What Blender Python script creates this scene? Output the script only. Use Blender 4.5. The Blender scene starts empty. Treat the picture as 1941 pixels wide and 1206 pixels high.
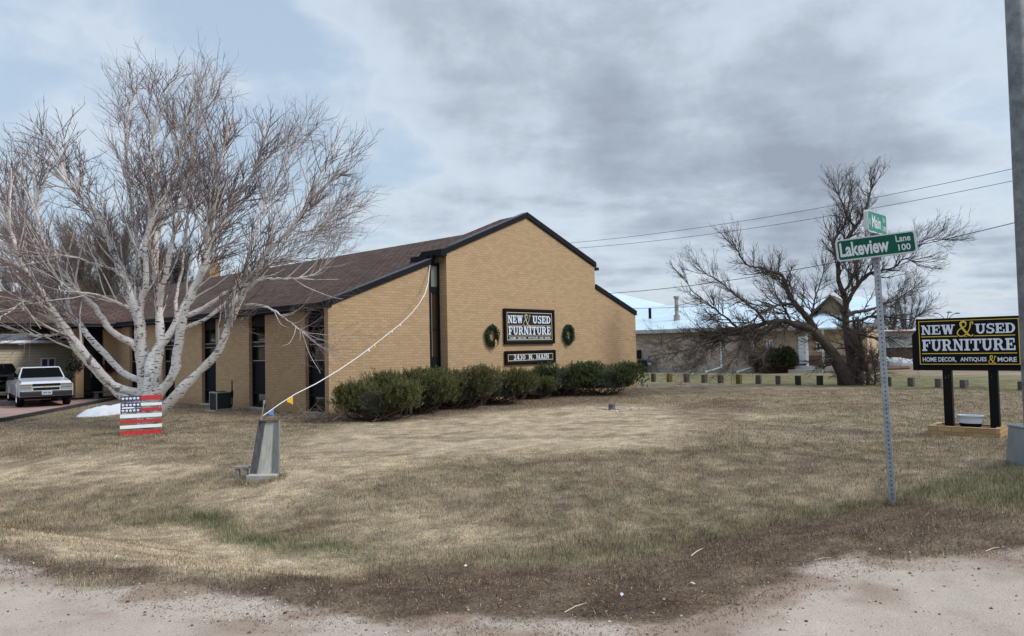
import bpy, math, random
import numpy as np
from mathutils import Vector, Matrix
rng = np.random.default_rng(7); random.seed(7)
S = bpy.context.scene; COL = S.collection
R_ = math.radians
# ---------------------------------------------------------------- camera
F, PITCH, ROLL, CX, CY, HC = 1400., R_(2.25), R_(1.2), 970.5, 603., 1.8
fw = np.array([0, math.cos(PITCH), math.sin(PITCH)]); up0 = np.array([0, -math.sin(PITCH), math.cos(PITCH)]); rt0 = np.array([1., 0, 0])
rt = math.cos(ROLL)*rt0 - math.sin(ROLL)*up0; upv = math.sin(ROLL)*rt0 + math.cos(ROLL)*up0
CAMP = np.array([0, 0, HC])
cam = bpy.data.cameras.new('camera'); camo = bpy.data.objects.new('camera', cam); COL.objects.link(camo)
cam.sensor_width = 36; cam.lens = 36*F/1941; cam.clip_end = 4000; cam.clip_start = .05
camo.matrix_world = Matrix(((rt[0], upv[0], -fw[0], 0), (rt[1], upv[1], -fw[1], 0), (rt[2], upv[2], -fw[2], HC), (0, 0, 0, 1)))
S.camera = camo
# ---------------------------------------------------------------- node helpers
class NT:
    def __init__(s, nt): s.nt = nt; s.N = nt.nodes; s.L = nt.links
    def n(s, t, _props=None, **inp):
        x = s.N.new(t)
        for k, v in (_props or {}).items(): setattr(x, k, v)
        for k, v in inp.items():
            key = int(k[1:]) if k[0] == 'i' and k[1:].isdigit() else k.replace('_', ' ')
            s.put(x.inputs[key], v)
        return x
    def put(s, sock, v):
        if hasattr(v, 'is_output'): s.L.new(v, sock)
        elif isinstance(v, bpy.types.Node): s.L.new(v.outputs[0], sock)
        else: sock.default_value = v
    def math(s, op, a, b=0., c=0., clamp=False):
        x = s.N.new('ShaderNodeMath'); x.operation = op; x.use_clamp = clamp
        s.put(x.inputs[0], a); s.put(x.inputs[1], b); s.put(x.inputs[2], c); return x.outputs[0]
    def mix(s, f, a, b, mode='MIX'):
        x = s.N.new('ShaderNodeMix'); x.data_type = 'RGBA'; x.blend_type = mode
        s.put(x.inputs[0], f); s.put(x.inputs[6], c4(a)); s.put(x.inputs[7], c4(b)); return x.outputs[2]
    def ramp(s, f, stops, interp='LINEAR'):
        x = s.N.new('ShaderNodeValToRGB'); x.color_ramp.interpolation = interp
        e = x.color_ramp.elements
        while len(e) < len(stops): e.new(.5)
        for q, (p, c) in zip(e, stops): q.position = p; q.color = c4(c) if not isinstance(c, (int, float)) else (c, c, c, 1)
        s.put(x.inputs[0], f); return x.outputs[0]
    def smooth(s, v, a, b):
        x = s.N.new('ShaderNodeMapRange'); x.interpolation_type = 'SMOOTHSTEP'
        s.put(x.inputs[0], v); x.inputs[1].default_value = a; x.inputs[2].default_value = b; return x.outputs[0]
def c4(c):
    if isinstance(c, (tuple, list)) and len(c) == 3: return (*c, 1)
    return c
def lin(r, g, b):
    f = lambda v: (v/255/12.92) if v/255 <= .04045 else ((v/255+.055)/1.055)**2.4
    return (f(r), f(g), f(b))
def pixdir(px, py):
    d = fw*F + rt*(px-CX) + upv*(CY-py); return d/np.linalg.norm(d)
# ---------------------------------------------------------------- world and sun
SUN_AZ, SUN_EL = R_(108), R_(40)     # azimuth clockwise from +Y
w = bpy.data.worlds.new('World'); S.world = w; w.use_nodes = True
t = NT(w.node_tree); bg = t.N['Background']
sky = t.n('ShaderNodeTexSky', dict(sky_type='NISHITA', sun_disc=False, sun_elevation=SUN_EL, sun_rotation=SUN_AZ, air_density=1.3, dust_density=1.5))
tc = t.n('ShaderNodeTexCoord'); D = t.n('ShaderNodeVectorMath', dict(operation='NORMALIZE'), i0=tc.outputs['Generated']).outputs[0]
sx = t.n('ShaderNodeSeparateXYZ', i0=D); z = t.math('MAXIMUM', sx.outputs[2], 0.)
den = t.math('ADD', z, .10)
P = t.n('ShaderNodeCombineXYZ', i0=t.math('DIVIDE', sx.outputs[0], den), i1=t.math('DIVIDE', sx.outputs[1], den), i2=0.).outputs[0]
n1 = t.n('ShaderNodeTexNoise', Vector=P, Scale=1.15, Detail=7., Roughness=.52, Distortion=.2).outputs[0]
P2 = t.n('ShaderNodeMapping', Vector=P, Location=(7.3, 2.1, 0)).outputs[0]
n2 = t.n('ShaderNodeTexNoise', Vector=P2, Scale=2.3, Detail=8., Roughness=.58, Distortion=.25).outputs[0]
n3 = t.n('ShaderNodeTexNoise', Vector=D, Scale=6.5, Detail=8., Roughness=.58, Distortion=.2).outputs[0]
def blob(px, py, r, k):
    d = pixdir(px, py); dt = t.n('ShaderNodeVectorMath', dict(operation='DOT_PRODUCT'), i0=D, i1=tuple(d)).outputs['Value']
    return t.math('MULTIPLY', t.smooth(dt, math.cos(R_(r)), 1.0), k)
dark = t.math('MULTIPLY', t.math('SUBTRACT', n1, .5), 1.1)
dark = t.math('ADD', dark, t.math('MULTIPLY', t.math('SUBTRACT', n2, .5), .70))
dark = t.math('ADD', dark, t.math('MULTIPLY', t.math('SUBTRACT', n3, .5), 1.0))
for b in ((1050, 165, 15, .12), (740, 120, 11, .10), (1380, 210, 15, .10), (1330, 30, 14, .05), (1650, 250, 12, .12), (1250, 330, 10, .08), (1500, 430, 12, .06),
          (230, 120, 24, -.30), (700, 420, 11, -.12), (1040, 395, 5, -.18), (1890, 60, 10, -.22), (560, 250, 12, -.12)):
    dark = t.math('ADD', dark, blob(*b))
cl = t.ramp(t.math('MULTIPLY_ADD', dark, .85, .47), [(.12, lin(192, 211, 231)), (.34, lin(206, 218, 231)), (.48, lin(190, 203, 217)), (.62, lin(172, 185, 199)), (.88, lin(148, 159, 174))])
nis = t.mix(1., sky.outputs[0], (.10, .10, .10), 'MULTIPLY')
base = t.mix(t.math('MULTIPLY', t.smooth(dark, .1, -.45), .35), cl, nis)
# an overcast sky is brighter overhead than near the horizon; the ground half is dull
gain = t.math('ADD', 1., t.math('MULTIPLY', t.smooth(sx.outputs[2], .46, .95), 1.1))
base = t.mix(t.smooth(sx.outputs[2], -.02, -.12), base, (.10, .088, .068))
fin = t.n('ShaderNodeVectorMath', dict(operation='SCALE'), i0=base); t.put(fin.inputs['Scale'], gain)
t.L.new(fin.outputs[0], bg.inputs[0]); bg.inputs[1].default_value = .71
sl = bpy.data.lights.new('sun', 'SUN'); sl.energy = 1.5; sl.angle = R_(14); sl.color = (1, .95, .87)
so = bpy.data.objects.new('sun', sl); COL.objects.link(so)
sd = Vector((math.sin(SUN_AZ)*math.cos(SUN_EL), math.cos(SUN_AZ)*math.cos(SUN_EL), math.sin(SUN_EL)))
so.rotation_euler = sd.to_track_quat('Z', 'Y').to_euler(); so.location = (20, -5, 30)
S.view_settings.view_transform = 'Standard'; S.view_settings.look = 'None'; S.view_settings.gamma = 1
S.view_settings.exposure = 0.66
S.render.engine = 'CYCLES'
# ---------------------------------------------------------------- materials
def mat(name, col=(.5, .5, .5), rough=.7, metal=0., spec=.5, var=0., vscale=3., bump=0., bscale=30., coat=0., dirt=None):
    m = bpy.data.materials.new(name); m.use_nodes = True; t = NT(m.node_tree); b = t.N['Principled BSDF']
    b.inputs['Roughness'].default_value = rough; b.inputs['Metallic'].default_value = metal; b.inputs['Specular IOR Level'].default_value = spec
    b.inputs['Coat Weight'].default_value = coat
    b.inputs['Base Color'].default_value = c4(col)
    o = t.n('ShaderNodeTexCoord').outputs['Object']
    if var:
        n = t.n('ShaderNodeTexNoise', Vector=o, Scale=vscale, Detail=6., Roughness=.6).outputs[0]
        c = t.mix(t.ramp(n, [(.3, 0.), (.7, 1.)]), tuple(x*(1-var) for x in col), tuple(min(1, x*(1+var)) for x in col))
        if dirt:
            n2 = t.n('ShaderNodeTexNoise', Vector=o, Scale=vscale*3.1, Detail=8., Roughness=.7).outputs[0]
            c = t.mix(t.math('MULTIPLY', t.smooth(n2, .52, .7), .8), c, dirt)
        t.L.new(c, b.inputs['Base Color'])
    if bump:
        n = t.n('ShaderNodeTexNoise', Vector=o, Scale=bscale, Detail=5.).outputs[0]
        bp = t.n('ShaderNodeBump', Height=n, Strength=bump, Distance=.02); t.L.new(bp.outputs[0], b.inputs['Normal'])
    return m
def brickmat(name, c1, c2, mortar, w=.215, h=.067, mw=.009, blot=.18, bump=.4):
    m = bpy.data.materials.new(name); m.use_nodes = True; t = NT(m.node_tree); b = t.N['Principled BSDF']
    o = t.n('ShaderNodeTexCoord').outputs['Object']; s = t.n('ShaderNodeSeparateXYZ', i0=o)
    v = t.n('ShaderNodeCombineXYZ', i0=t.math('ADD', s.outputs[0], s.outputs[1]), i1=s.outputs[2], i2=0.).outputs[0]
    br = t.n('ShaderNodeTexBrick', dict(offset=.5), Vector=v, Color1=c4(c1), Color2=c4(c2), Mortar=c4(mortar), Scale=1., Brick_Width=w+mw, Row_Height=h+mw)
    br.inputs['Mortar Size'].default_value = mw*.5; br.inputs['Bias'].default_value = -.15; br.inputs['Mortar Smooth'].default_value = .3
    n = t.n('ShaderNodeTexNoise', Vector=v, Scale=.55, Detail=6., Roughness=.6).outputs[0]
    c = t.mix(t.ramp(n, [(.3, 0.), (.7, 1.)]), br.outputs[0], tuple(x*(1-blot) for x in c1))
    c = t.mix(.72, c, br.outputs[0])
    n2 = t.n('ShaderNodeTexNoise', Vector=o, Scale=40., Detail=3.).outputs[0]
    c = t.mix(.35, c, t.mix(1., c, t.ramp(n2, [(.3, (.7, .7, .7)), (.7, (1.25, 1.25, 1.25))]), 'MULTIPLY'))
    # darker towards the ground, with a noisy upper edge
    zz = t.math('ADD', s.outputs[2], t.math('MULTIPLY', t.math('SUBTRACT', n, .5), .5))
    c = t.mix(t.math('MULTIPLY', t.smooth(zz, .4, .0), .45), c, tuple(x*.55 for x in c1))
    t.L.new(c, b.inputs['Base Color']); b.inputs['Roughness'].default_value = .9; b.inputs['Specular IOR Level'].default_value = .2
    bp = t.n('ShaderNodeBump', Height=br.outputs['Fac'], Strength=bump, Distance=.006); bp.invert = True; t.L.new(bp.outputs[0], b.inputs['Normal'])
    return m
M = {}
M['brick'] = brickmat('tan_brick', (.48, .338, .203), (.385, .268, .16), (.27, .188, .118), mw=.012, blot=.12)
M['brick_red'] = brickmat('red_brick', (.20, .10, .07), (.15, .07, .05), (.3, .25, .22))
M['brick_planter'] = brickmat('planter_brick', (.50, .33, .17), (.27, .16, .08), (.16, .12, .09), mw=.014)
M['stone'] = mat('stone_chimney', (.34, .21, .11), .9, var=.45, vscale=9, bump=1, bscale=8)
M['black_metal'] = mat('black_trim', (.007, .008, .012), .6, spec=.15, var=.3, vscale=2)
M['navy_panel'] = mat('navy_panel', (.006, .008, .016), .6, spec=.15)
M['flash'] = mat('grey_flashing', (.07, .074, .09), .6, spec=.2, var=.2)
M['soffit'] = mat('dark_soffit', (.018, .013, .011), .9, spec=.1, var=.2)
M['concrete'] = mat('concrete', (.36, .345, .32), .9, var=.25, vscale=4, bump=.4)
M['alu'] = mat('aluminium', (.35, .36, .37), .45, metal=.6)
M['galv'] = mat('galvanised', (.34, .37, .40), .5, metal=.55, var=.35, vscale=14, bump=.1)
M['galv_dark'] = mat('dull_galvanised', (.16, .175, .19), .6, metal=.35, var=.4, vscale=6, dirt=(.08, .09, .1))
M['white'] = mat('white_paint', (.78, .80, .82), .6, var=.08)
M['white_letters'] = mat('white_letters', (.66, .72, .84), .5, var=.05)
M['cream_letters'] = mat('cream_lines', (.62, .56, .36), .5)
M['yellow'] = mat('yellow_paint', (.66, .50, .06), .5)
M['sign_black'] = mat('sign_black', (.004, .004, .006), .55, spec=.15, var=.3, vscale=5)
M['sign_slate'] = mat('sign_slate', (.014, .015, .020), .6, spec=.2, var=.2)
M['sign_green'] = mat('sign_green', (.0, .075, .045), .5, spec=.2, var=.12, vscale=3)
M['sign_green_light'] = mat('faded_sign_green', (.012, .20, .145), .4, spec=.3, var=.1)
M['sign_silver'] = mat('sign_silver', (.50, .53, .55), .4, metal=.15)
M['sign_letters'] = mat('sign_letters', (.58, .62, .66), .5)
M['red'] = mat('red_paint', (.48, .025, .025), .65, var=.25, vscale=12, dirt=(.25, .02, .02))
M['blue'] = mat('blue_paint', (.012, .016, .10), .6, var=.3, vscale=10)
M['wood_grey'] = mat('weathered_wood', (.25, .23, .21), .9, var=.3, vscale=8, bump=.6)
M['wood_dark'] = mat('dark_wood', (.11, .10, .10), .9, var=.4, vscale=6, bump=.8)
M['rubber'] = mat('rubber', (.007, .007, .008), .8, spec=.2)
M['chrome'] = mat('chrome', (.6, .6, .62), .2, metal=1)
M['car_white'] = mat('silver_white_paint', (.50, .53, .58), .3, coat=.6)
M['car_green'] = mat('dark_green_paint', (.006, .02, .018), .3, coat=.6)
M['car_grey'] = mat('grey_paint', (.22, .25, .29), .3, coat=.6)
M['lamp_lens'] = mat('lamp_lens', (.26, .28, .27), .15)
M['amber'] = mat('amber_lens', (.30, .15, .12), .2)
M['siding'] = None
M['snow'] = mat('snow', (.62, .65, .70), .8, var=.1, vscale=5, bump=.8, bscale=9, dirt=(.45, .45, .45))
M['yellow_cloth'] = mat('yellow_plastic', (.75, .45, .02), .6); M['blue_cloth'] = mat('blue_plastic', (.08, .25, .62), .6); M['teal_cloth'] = mat('teal_plastic', (.2, .5, .5), .6)
M['white_cloth'] = mat('white_plastic', (.78, .78, .80), .6)
M['gold'] = mat('gold_ribbon', (.62, .5, .25), .5); M['berry'] = mat('berry', (.12, .01, .01), .5)
M['cable'] = mat('cable', (.03, .033, .04), .7)
M['flue_red'] = mat('red_clay', (.35, .08, .05), .8)
M['rust'] = mat('rusty_pipe', (.30, .27, .25), .6, var=.2, dirt=(.14, .06, .03))
def glass(name, tint=(.02, .03, .035), sp_=.32):
    m = bpy.data.materials.new(name); m.use_nodes = True; t = NT(m.node_tree); b = t.N['Principled BSDF']
    b.inputs['Base Color'].default_value = c4(tint); b.inputs['Roughness'].default_value = .04; b.inputs['Specular IOR Level'].default_value = sp_*1.5 if sp_ > .2 else .03
    o = t.n('ShaderNodeTexCoord').outputs['Object']; n = t.n('ShaderNodeTexNoise', Vector=o, Scale=1.2, Detail=2.).outputs[0]
    bp = t.n('ShaderNodeBump', Height=n, Strength=.06, Distance=.05); t.L.new(bp.outputs[0], b.inputs['Normal']); return m
M['glass'] = glass('dark_glass', (.006, .009, .010)); M['car_glass'] = glass('car_glass', (.004, .005, .005), .12)
def stripes(name, c1, c2, period, axis=2, rough=.7, bump=.5, width=.06, metal=0.):
    m = bpy.data.materials.new(name); m.use_nodes = True; t = NT(m.node_tree); b = t.N['Principled BSDF']
    o = t.n('ShaderNodeTexCoord').outputs['Object']; s = t.n('ShaderNodeSeparateXYZ', i0=o)
    f = t.math('FRACT', t.math('DIVIDE', s.outputs[axis], period)); k = t.math('LESS_THAN', f, width)
    n = t.n('ShaderNodeTexNoise', Vector=o, Scale=1.5, Detail=5.).outputs[0]
    c = t.mix(k, t.mix(t.ramp(n, [(.3, 0.), (.7, 1.)]), c1, tuple(x*.85 for x in c1)), c2)
    t.L.new(c, b.inputs['Base Color']); b.inputs['Roughness'].default_value = rough; b.inputs['Metallic'].default_value = metal
    bp = t.n('ShaderNodeBump', Height=f, Strength=bump, Distance=.01); t.L.new(bp.outputs[0], b.inputs['Normal']); return m
M['siding'] = stripes('cream_lap_siding', (.58, .50, .37), (.24, .20, .14), .15, 2, width=.14)
M['metal_wall'] = stripes('taupe_metal_wall', (.46, .385, .325), (.39, .33, .28), .3, 0, width=.08)
M['metal_roof'] = stripes('white_blue_metal_roof', (.58, .73, .84), (.48, .62, .74), .6, 0, rough=.35, width=.05)
M['grey_wall'] = stripes('grey_metal_wall', (.34, .36, .36), (.28, .30, .30), .4, 0, width=.08)
M['fins'] = stripes('condenser_fins', (.03, .032, .034), (.005, .005, .005), .03, 2, width=.45)
def shingle(name, axis_row, slope):
    m = bpy.data.materials.new(name); m.use_nodes = True; t = NT(m.node_tree); b = t.N['Principled BSDF']
    o = t.n('ShaderNodeTexCoord').outputs['Object']; s = t.n('ShaderNodeSeparateXYZ', i0=o)
    along, across = (s.outputs[1], s.outputs[0]) if axis_row == 0 else (s.outputs[0], s.outputs[1])
    v = t.n('ShaderNodeCombineXYZ', i0=along, i1=t.math('MULTIPLY', across, slope), i2=0.).outputs[0]
    br = t.n('ShaderNodeTexBrick', dict(offset=.37, squash=1.), Vector=v, Color1=(.120, .078, .064, 1), Color2=(.066, .042, .034, 1), Mortar=(.014, .010, .009, 1), Scale=1., Brick_Width=.34, Row_Height=.19)
    br.inputs['Mortar Size'].default_value = .022; br.inputs['Bias'].default_value = 0
    n = t.n('ShaderNodeTexNoise', Vector=v, Scale=.7, Detail=7., Roughness=.65).outputs[0]
    n2 = t.n('ShaderNodeTexNoise', Vector=v, Scale=60., Detail=2.).outputs[0]
    c = t.mix(1., br.outputs[0], t.ramp(n, [(.3, (.8, .8, .82)), (.7, (1.25, 1.2, 1.15))]), 'MULTIPLY')
    c = t.mix(.6, c, t.mix(1., c, t.ramp(n2, [(.3, (.6, .6, .6)), (.7, (1.4, 1.4, 1.4))]), 'MULTIPLY'))
    t.L.new(c, b.inputs['Base Color']); b.inputs['Roughness'].default_value = .95; b.inputs['Specular IOR Level'].default_value = .15
    bp = t.n('ShaderNodeBump', Height=br.outputs['Fac'], Strength=.5, Distance=.02); bp.invert = True; t.L.new(bp.outputs[0], b.inputs['Normal']); return m
M['shingle_x'] = shingle('brown_shingles', 0, 1.07); M['shingle_y'] = shingle('brown_shingles_wing', 1, 1.07)
def attrmat(name, rough=.9, attr='col', trans=0., bump=0., spec=.2):
    m = bpy.data.materials.new(name); m.use_nodes = True; t = NT(m.node_tree); b = t.N['Principled BSDF']
    a = t.n('ShaderNodeAttribute'); a.attribute_name = attr
    t.L.new(a.outputs[0], b.inputs['Base Color']); b.inputs['Roughness'].default_value = rough; b.inputs['Specular IOR Level'].default_value = spec
    return m
M['foliage'] = attrmat('foliage', .7); M['litter'] = attrmat('litter', .95)
# birch bark: white with dark horizontal lenticels and scars
def birch():
    m = bpy.data.materials.new('birch_bark'); m.use_nodes = True; t = NT(m.node_tree); b = t.N['Principled BSDF']
    o = t.n('ShaderNodeTexCoord').outputs['Object']
    mp = t.n('ShaderNodeMapping', Vector=o, Scale=(6, 6, 26)).outputs[0]
    n = t.n('ShaderNodeTexNoise', Vector=mp, Scale=1.1, Detail=3., Roughness=.6).outputs[0]
    n2 = t.n('ShaderNodeTexNoise', Vector=o, Scale=2.6, Detail=5., Roughness=.6).outputs[0]
    n3 = t.n('ShaderNodeTexNoise', Vector=o, Scale=.9, Detail=3.).outputs[0]
    c = t.mix(t.smooth(n3, .35, .7), (.74, .71, .69), (.58, .53, .50))
    c = t.mix(t.math('MULTIPLY', t.smooth(n, .57, .62), .95), c, (.035, .03, .03))
    c = t.mix(t.math('MULTIPLY', t.smooth(n2, .60, .67), .85), c, (.06, .05, .045))
    t.L.new(c, b.inputs['Base Color']); b.inputs['Roughness'].default_value = .8
    bp = t.n('ShaderNodeBump', Height=n, Strength=.3, Distance=.01); t.L.new(bp.outputs[0], b.inputs['Normal']); return m
M['birch'] = birch()
M['birch_fine'] = mat('pale_branch', (.60, .56, .54), .8, var=.3, vscale=1.2)
M['twig'] = mat('red_grey_twigs', (.19, .14, .135), .8, var=.35, vscale=.7)
M['bark'] = mat('brown_bark', (.060, .045, .037), .95, var=.45, vscale=3.5, bump=1., bscale=14)
M['bark_twig'] = mat('grey_brown_twigs', (.075, .058, .050), .9, var=.3, vscale=1)
M['olive_twig'] = mat('olive_twigs', (.17, .14, .105), .9, var=.3)
M['dark_twig'] = mat('dark_twigs', (.07, .065, .07), .9, var=.3)
# ---------------------------------------------------------------- mesh helpers
class MB:
    def __init__(s): s.v = []; s.f = []; s.m = []
    def add(s, V, Fc, mi=0):
        o = len(s.v); s.v += [tuple(map(float, p)) for p in V]; s.f += [tuple(i+o for i in q) for q in Fc]; s.m += [mi]*len(Fc); return s
    def box(s, x0, y0, z0, x1, y1, z1, mi=0):
        x0, x1 = sorted((x0, x1)); y0, y1 = sorted((y0, y1)); z0, z1 = sorted((z0, z1))
        return s.add([(x0,y0,z0),(x1,y0,z0),(x1,y1,z0),(x0,y1,z0),(x0,y0,z1),(x1,y0,z1),(x1,y1,z1),(x0,y1,z1)],
              [(0,3,2,1),(4,5,6,7),(0,1,5,4),(1,2,6,5),(2,3,7,6),(3,0,4,7)], mi)
    def prism(s, poly, a, b, axis='y', mi=0):
        n = len(poly)
        def P(p, d): return {'y': (p[0], d, p[1]), 'x': (d, p[0], p[1]), 'z': (p[0], p[1], d)}[axis]
        return s.add([P(p, a) for p in poly]+[P(p, b) for p in poly], [tuple(range(n))[::-1], tuple(range(n, 2*n))]+[(i, (i+1)%n, n+(i+1)%n, n+i) for i in range(n)], mi)
    def hexa(s, lo, hi, mi=0):   # two quads of 4 points
        return s.add(list(lo)+list(hi), [(0,3,2,1),(4,5,6,7),(0,1,5,4),(1,2,6,5),(2,3,7,6),(3,0,4,7)], mi)
    def tube(s, pts, r, n=8, mi=0, cap=True):
        pts = [Vector(p) for p in pts]; rr = r if isinstance(r, (list, tuple)) else [r]*len(pts); rings = []
        up = Vector((0, 0, 1))
        for i, p in enumerate(pts):
            d = (pts[min(i+1, len(pts)-1)]-pts[max(i-1, 0)]).normalized()
            a = d.cross(up); a = a.normalized() if a.length > .05 else d.cross(Vector((0, 1, 0))).normalized(); b = d.cross(a).normalized()
            rings.append([p+a*math.cos(2*math.pi*k/n)*rr[i]+b*math.sin(2*math.pi*k/n)*rr[i] for k in range(n)])
        V = [q for g in rings for q in g]; Fc = [(i*n+k, i*n+(k+1)%n, (i+1)*n+(k+1)%n, (i+1)*n+k) for i in range(len(pts)-1) for k in range(n)]
        if cap: Fc += [tuple(range(n)), tuple(range(len(V)-n, len(V)))[::-1]]
        return s.add(V, Fc, mi)
    def lathe(s, prof, c=(0, 0, 0), n=20, sx=1, sy=1, mi=0):
        V = [(c[0]+r*math.cos(2*math.pi*k/n)*sx, c[1]+r*math.sin(2*math.pi*k/n)*sy, c[2]+z) for r, z in prof for k in range(n)]
        return s.add(V, [(i*n+k, i*n+(k+1)%n, (i+1)*n+(k+1)%n, (i+1)*n+k) for i in range(len(prof)-1) for k in range(n)], mi)
    def xf(s, mtx, start=0):
        for i in range(start, len(s.v)): s.v[i] = tuple(mtx @ Vector(s.v[i]))
        return s
    def build(s, name, mats, parent=None, bevel=0., smooth=False, seg=2):
        me = bpy.data.meshes.new(name); me.from_pydata(s.v, [], s.f); mats = mats if isinstance(mats, list) else [mats]
        for m in mats: me.materials.append(m)
        if len(mats) > 1: me.polygons.foreach_set('material_index', s.m)
        if smooth: me.polygons.foreach_set('use_smooth', [True]*len(me.polygons))
        me.update(); o = bpy.data.objects.new(name, me); COL.objects.link(o)
        if parent: o.parent = parent
        if bevel:
            b = o.modifiers.new('bevel', 'BEVEL'); b.width = bevel; b.segments = seg; b.limit_method = 'ANGLE'
        return o
def npmesh(name, V, Q, mats, parent=None, col=None, smooth=False, k=4):
    V = np.ascontiguousarray(V, np.float32); Q = np.ascontiguousarray(Q, np.int32)
    me = bpy.data.meshes.new(name); me.vertices.add(len(V)); me.vertices.foreach_set('co', V.ravel())
    nq = len(Q); me.loops.add(nq*k); me.loops.foreach_set('vertex_index', Q.ravel())
    me.polygons.add(nq); me.polygons.foreach_set('loop_start', np.arange(0, nq*k, k, dtype=np.int32))
    if smooth: me.polygons.foreach_set('use_smooth', np.ones(nq, bool))
    me.update(calc_edges=True)
    if col is not None:
        a = me.color_attributes.new('col', 'FLOAT_COLOR', 'POINT'); c = np.ones((len(V), 4), np.float32); c[:, :3] = col; a.data.foreach_set('color', c.ravel())
    for m in (mats if isinstance(mats, list) else [mats]): me.materials.append(m)
    o = bpy.data.objects.new(name, me); COL.objects.link(o)
    if parent: o.parent = parent
    return o
def tag(o, label, cat, group=None, kind=None):
    if label: o['label'] = label
    if cat: o['category'] = cat
    if group: o['group'] = group
    if kind: o['kind'] = kind
    return o
def empty(name, loc, rz=0, label=None, cat=None, group=None):
    o = bpy.data.objects.new(name, None); COL.objects.link(o); o.location = tuple(map(float, loc)); o.rotation_euler = (0, 0, rz); o.empty_display_size = .2
    return tag(o, label, cat, group)
def copy_tree(o, parent=None):
    c = o.copy(); COL.objects.link(c); c.parent = parent
    for ch in o.children: copy_tree(ch, c)
    return c
def struct(o, kind='structure'): o['kind'] = kind; return o
# ---------------------------------------------------------------- terrain
RX = [-40, -12, -6, -3.91, -3.06, -2.15, -.87, .79, 1.32, 1.76, 2.53, 3.15, 3.69, 12, 40]
RY = [20, 9.0, 6.7, 5.65, 5.22, 4.84, 4.35, 4.22, 4.49, 4.83, 5.36, 5.45, 5.44, 5.6, 6]
SX = [-40, -12, -5.8, -3.9, -1.9, .6, 2.9, 6, 12, 40]; SY = [26, 13, 9.0, 8.4, 7.0, 6.9, 8.0, 10, 12, 16]
def sm(x): x = np.clip(x, 0, 1); return x*x*(3-2*x)
def vnoise(x, y, seed=0):
    xi = np.floor(x).astype(np.int64); yi = np.floor(y).astype(np.int64); fx = sm(x-xi); fy = sm(y-yi)
    def h(a, b):
        v = np.sin((a*127.1+b*311.7+seed*74.7))*43758.5453; return v-np.floor(v)
    return (h(xi, yi)*(1-fx)+h(xi+1, yi)*fx)*(1-fy)+(h(xi, yi+1)*(1-fx)+h(xi+1, yi+1)*fx)*fy
def fbm(x, y, oct=4, seed=0):
    s = 0; a = .5; tot = 0
    for k in range(oct): s = s+a*vnoise(x*2**k, y*2**k, seed+k*13); tot += a; a *= .5
    return s/tot
def height(x, y):
    x = np.asarray(x, float); y = np.asarray(y, float)
    yr = np.interp(x, RX, RY); yc = np.interp(x, SX, SY)
    zb = -.25+.25*sm((x-2.0)/4); t_ = (y-yr)/np.maximum(yc-yr, .5)
    a = .22-(.22-zb)*sm((t_-.15)/.85); b = zb+(0-zb)*sm((y-yc)/3.6)
    h = np.where(y < yc, a, b)
    off = sm((y-yr)/.6)
    h = h+off*(fbm(x*.9, y*.9, 3, 3)-.5)*.07*sm((24-y)/8)+off*(fbm(x*5, y*5, 2, 8)-.5)*.03*sm((16-y)/6)
    return h
def Hz(x, y): return float(height(np.array([x]), np.array([y]))[0])
def aty(px, py, y):
    d = pixdir(px, py); return CAMP+d*(y/d[1])
def atz(px, py, z=0.):
    d = pixdir(px, py); return CAMP+d*((z-HC)/d[2])
def gp(px, py):
    z = 0.
    for _ in range(25):
        p = atz(px, py, z); z = .5*z+.5*Hz(p[0], p[1])
    return np.array([p[0], p[1], Hz(p[0], p[1])])
def gpw(pts): return np.array([gp(*q)[:2] for q in pts])
def polymask(x, y, poly, soft):
    n = len(poly); inside = np.zeros(x.shape, bool); dmin = np.full(x.shape, 1e9)
    for i in range(n):
        x0, y0 = poly[i]; x1, y1 = poly[(i+1) % n]
        c = ((y0 > y) != (y1 > y)) & (x < (x1-x0)*(y-y0)/((y1-y0) if abs(y1-y0) > 1e-9 else 1e-9)+x0); inside ^= c
        dx, dy = x1-x0, y1-y0; tt = np.clip(((x-x0)*dx+(y-y0)*dy)/(dx*dx+dy*dy+1e-12), 0, 1)
        dmin = np.minimum(dmin, np.hypot(x-x0-tt*dx, y-y0-tt*dy))
    return sm(np.where(inside, dmin, -dmin)/(2*soft)+.5)
DIRT = gpw([(-250,1000),(-60,1015),(60,1052),(200,1072),(350,1092),(480,1108),(640,1092),(760,1085),(1000,1072),(1200,1062),(1330,1020),(1480,990),(1600,968),(1720,950),(1830,965),(1941,1000),(2100,1000),(2200,1060),(1941,1056),(1800,1058),(1650,1068),(1500,1118),(1400,1156),(1250,1192),(700,1186),(350,1142),(0,1082),(-250,1060)])
GREEN1 = gpw([(250,985),(330,975),(400,985),(500,1018),(640,1048),(660,1062),(560,1056),(450,1034),(330,1004)])
GREEN2 = gpw([(850,1062),(1100,1040),(1280,1020),(1500,968),(1690,930),(1941,870),(2300,870),(2300,985),(1941,975),(1800,945),(1690,950),(1560,972),(1400,1005),(1280,1035),(1100,1060)])
PALE1 = gpw([(560,840),(660,805),(900,785),(1080,768),(1260,770),(1500,790),(1330,800),(1250,850),(1000,862),(850,872),(720,900),(600,935),(520,985),(380,955),(420,935),(500,905)])
PALE2 = gpw([(20,1048),(120,1010),(260,1000),(360,1008),(480,1040),(640,1062),(660,1075),(480,1094),(330,1082),(180,1066)])
PALE3 = gpw([(-300,880),(200,868),(420,878),(300,925),(0,925),(-300,925)])
STRAW = gpw([(600,985),(760,960),(900,985),(1000,1030),(820,1050),(680,1045)])
SOIL = gpw([(1290,765),(1400,758),(1440,775),(1380,800),(1300,798),(1250,780)])
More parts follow.
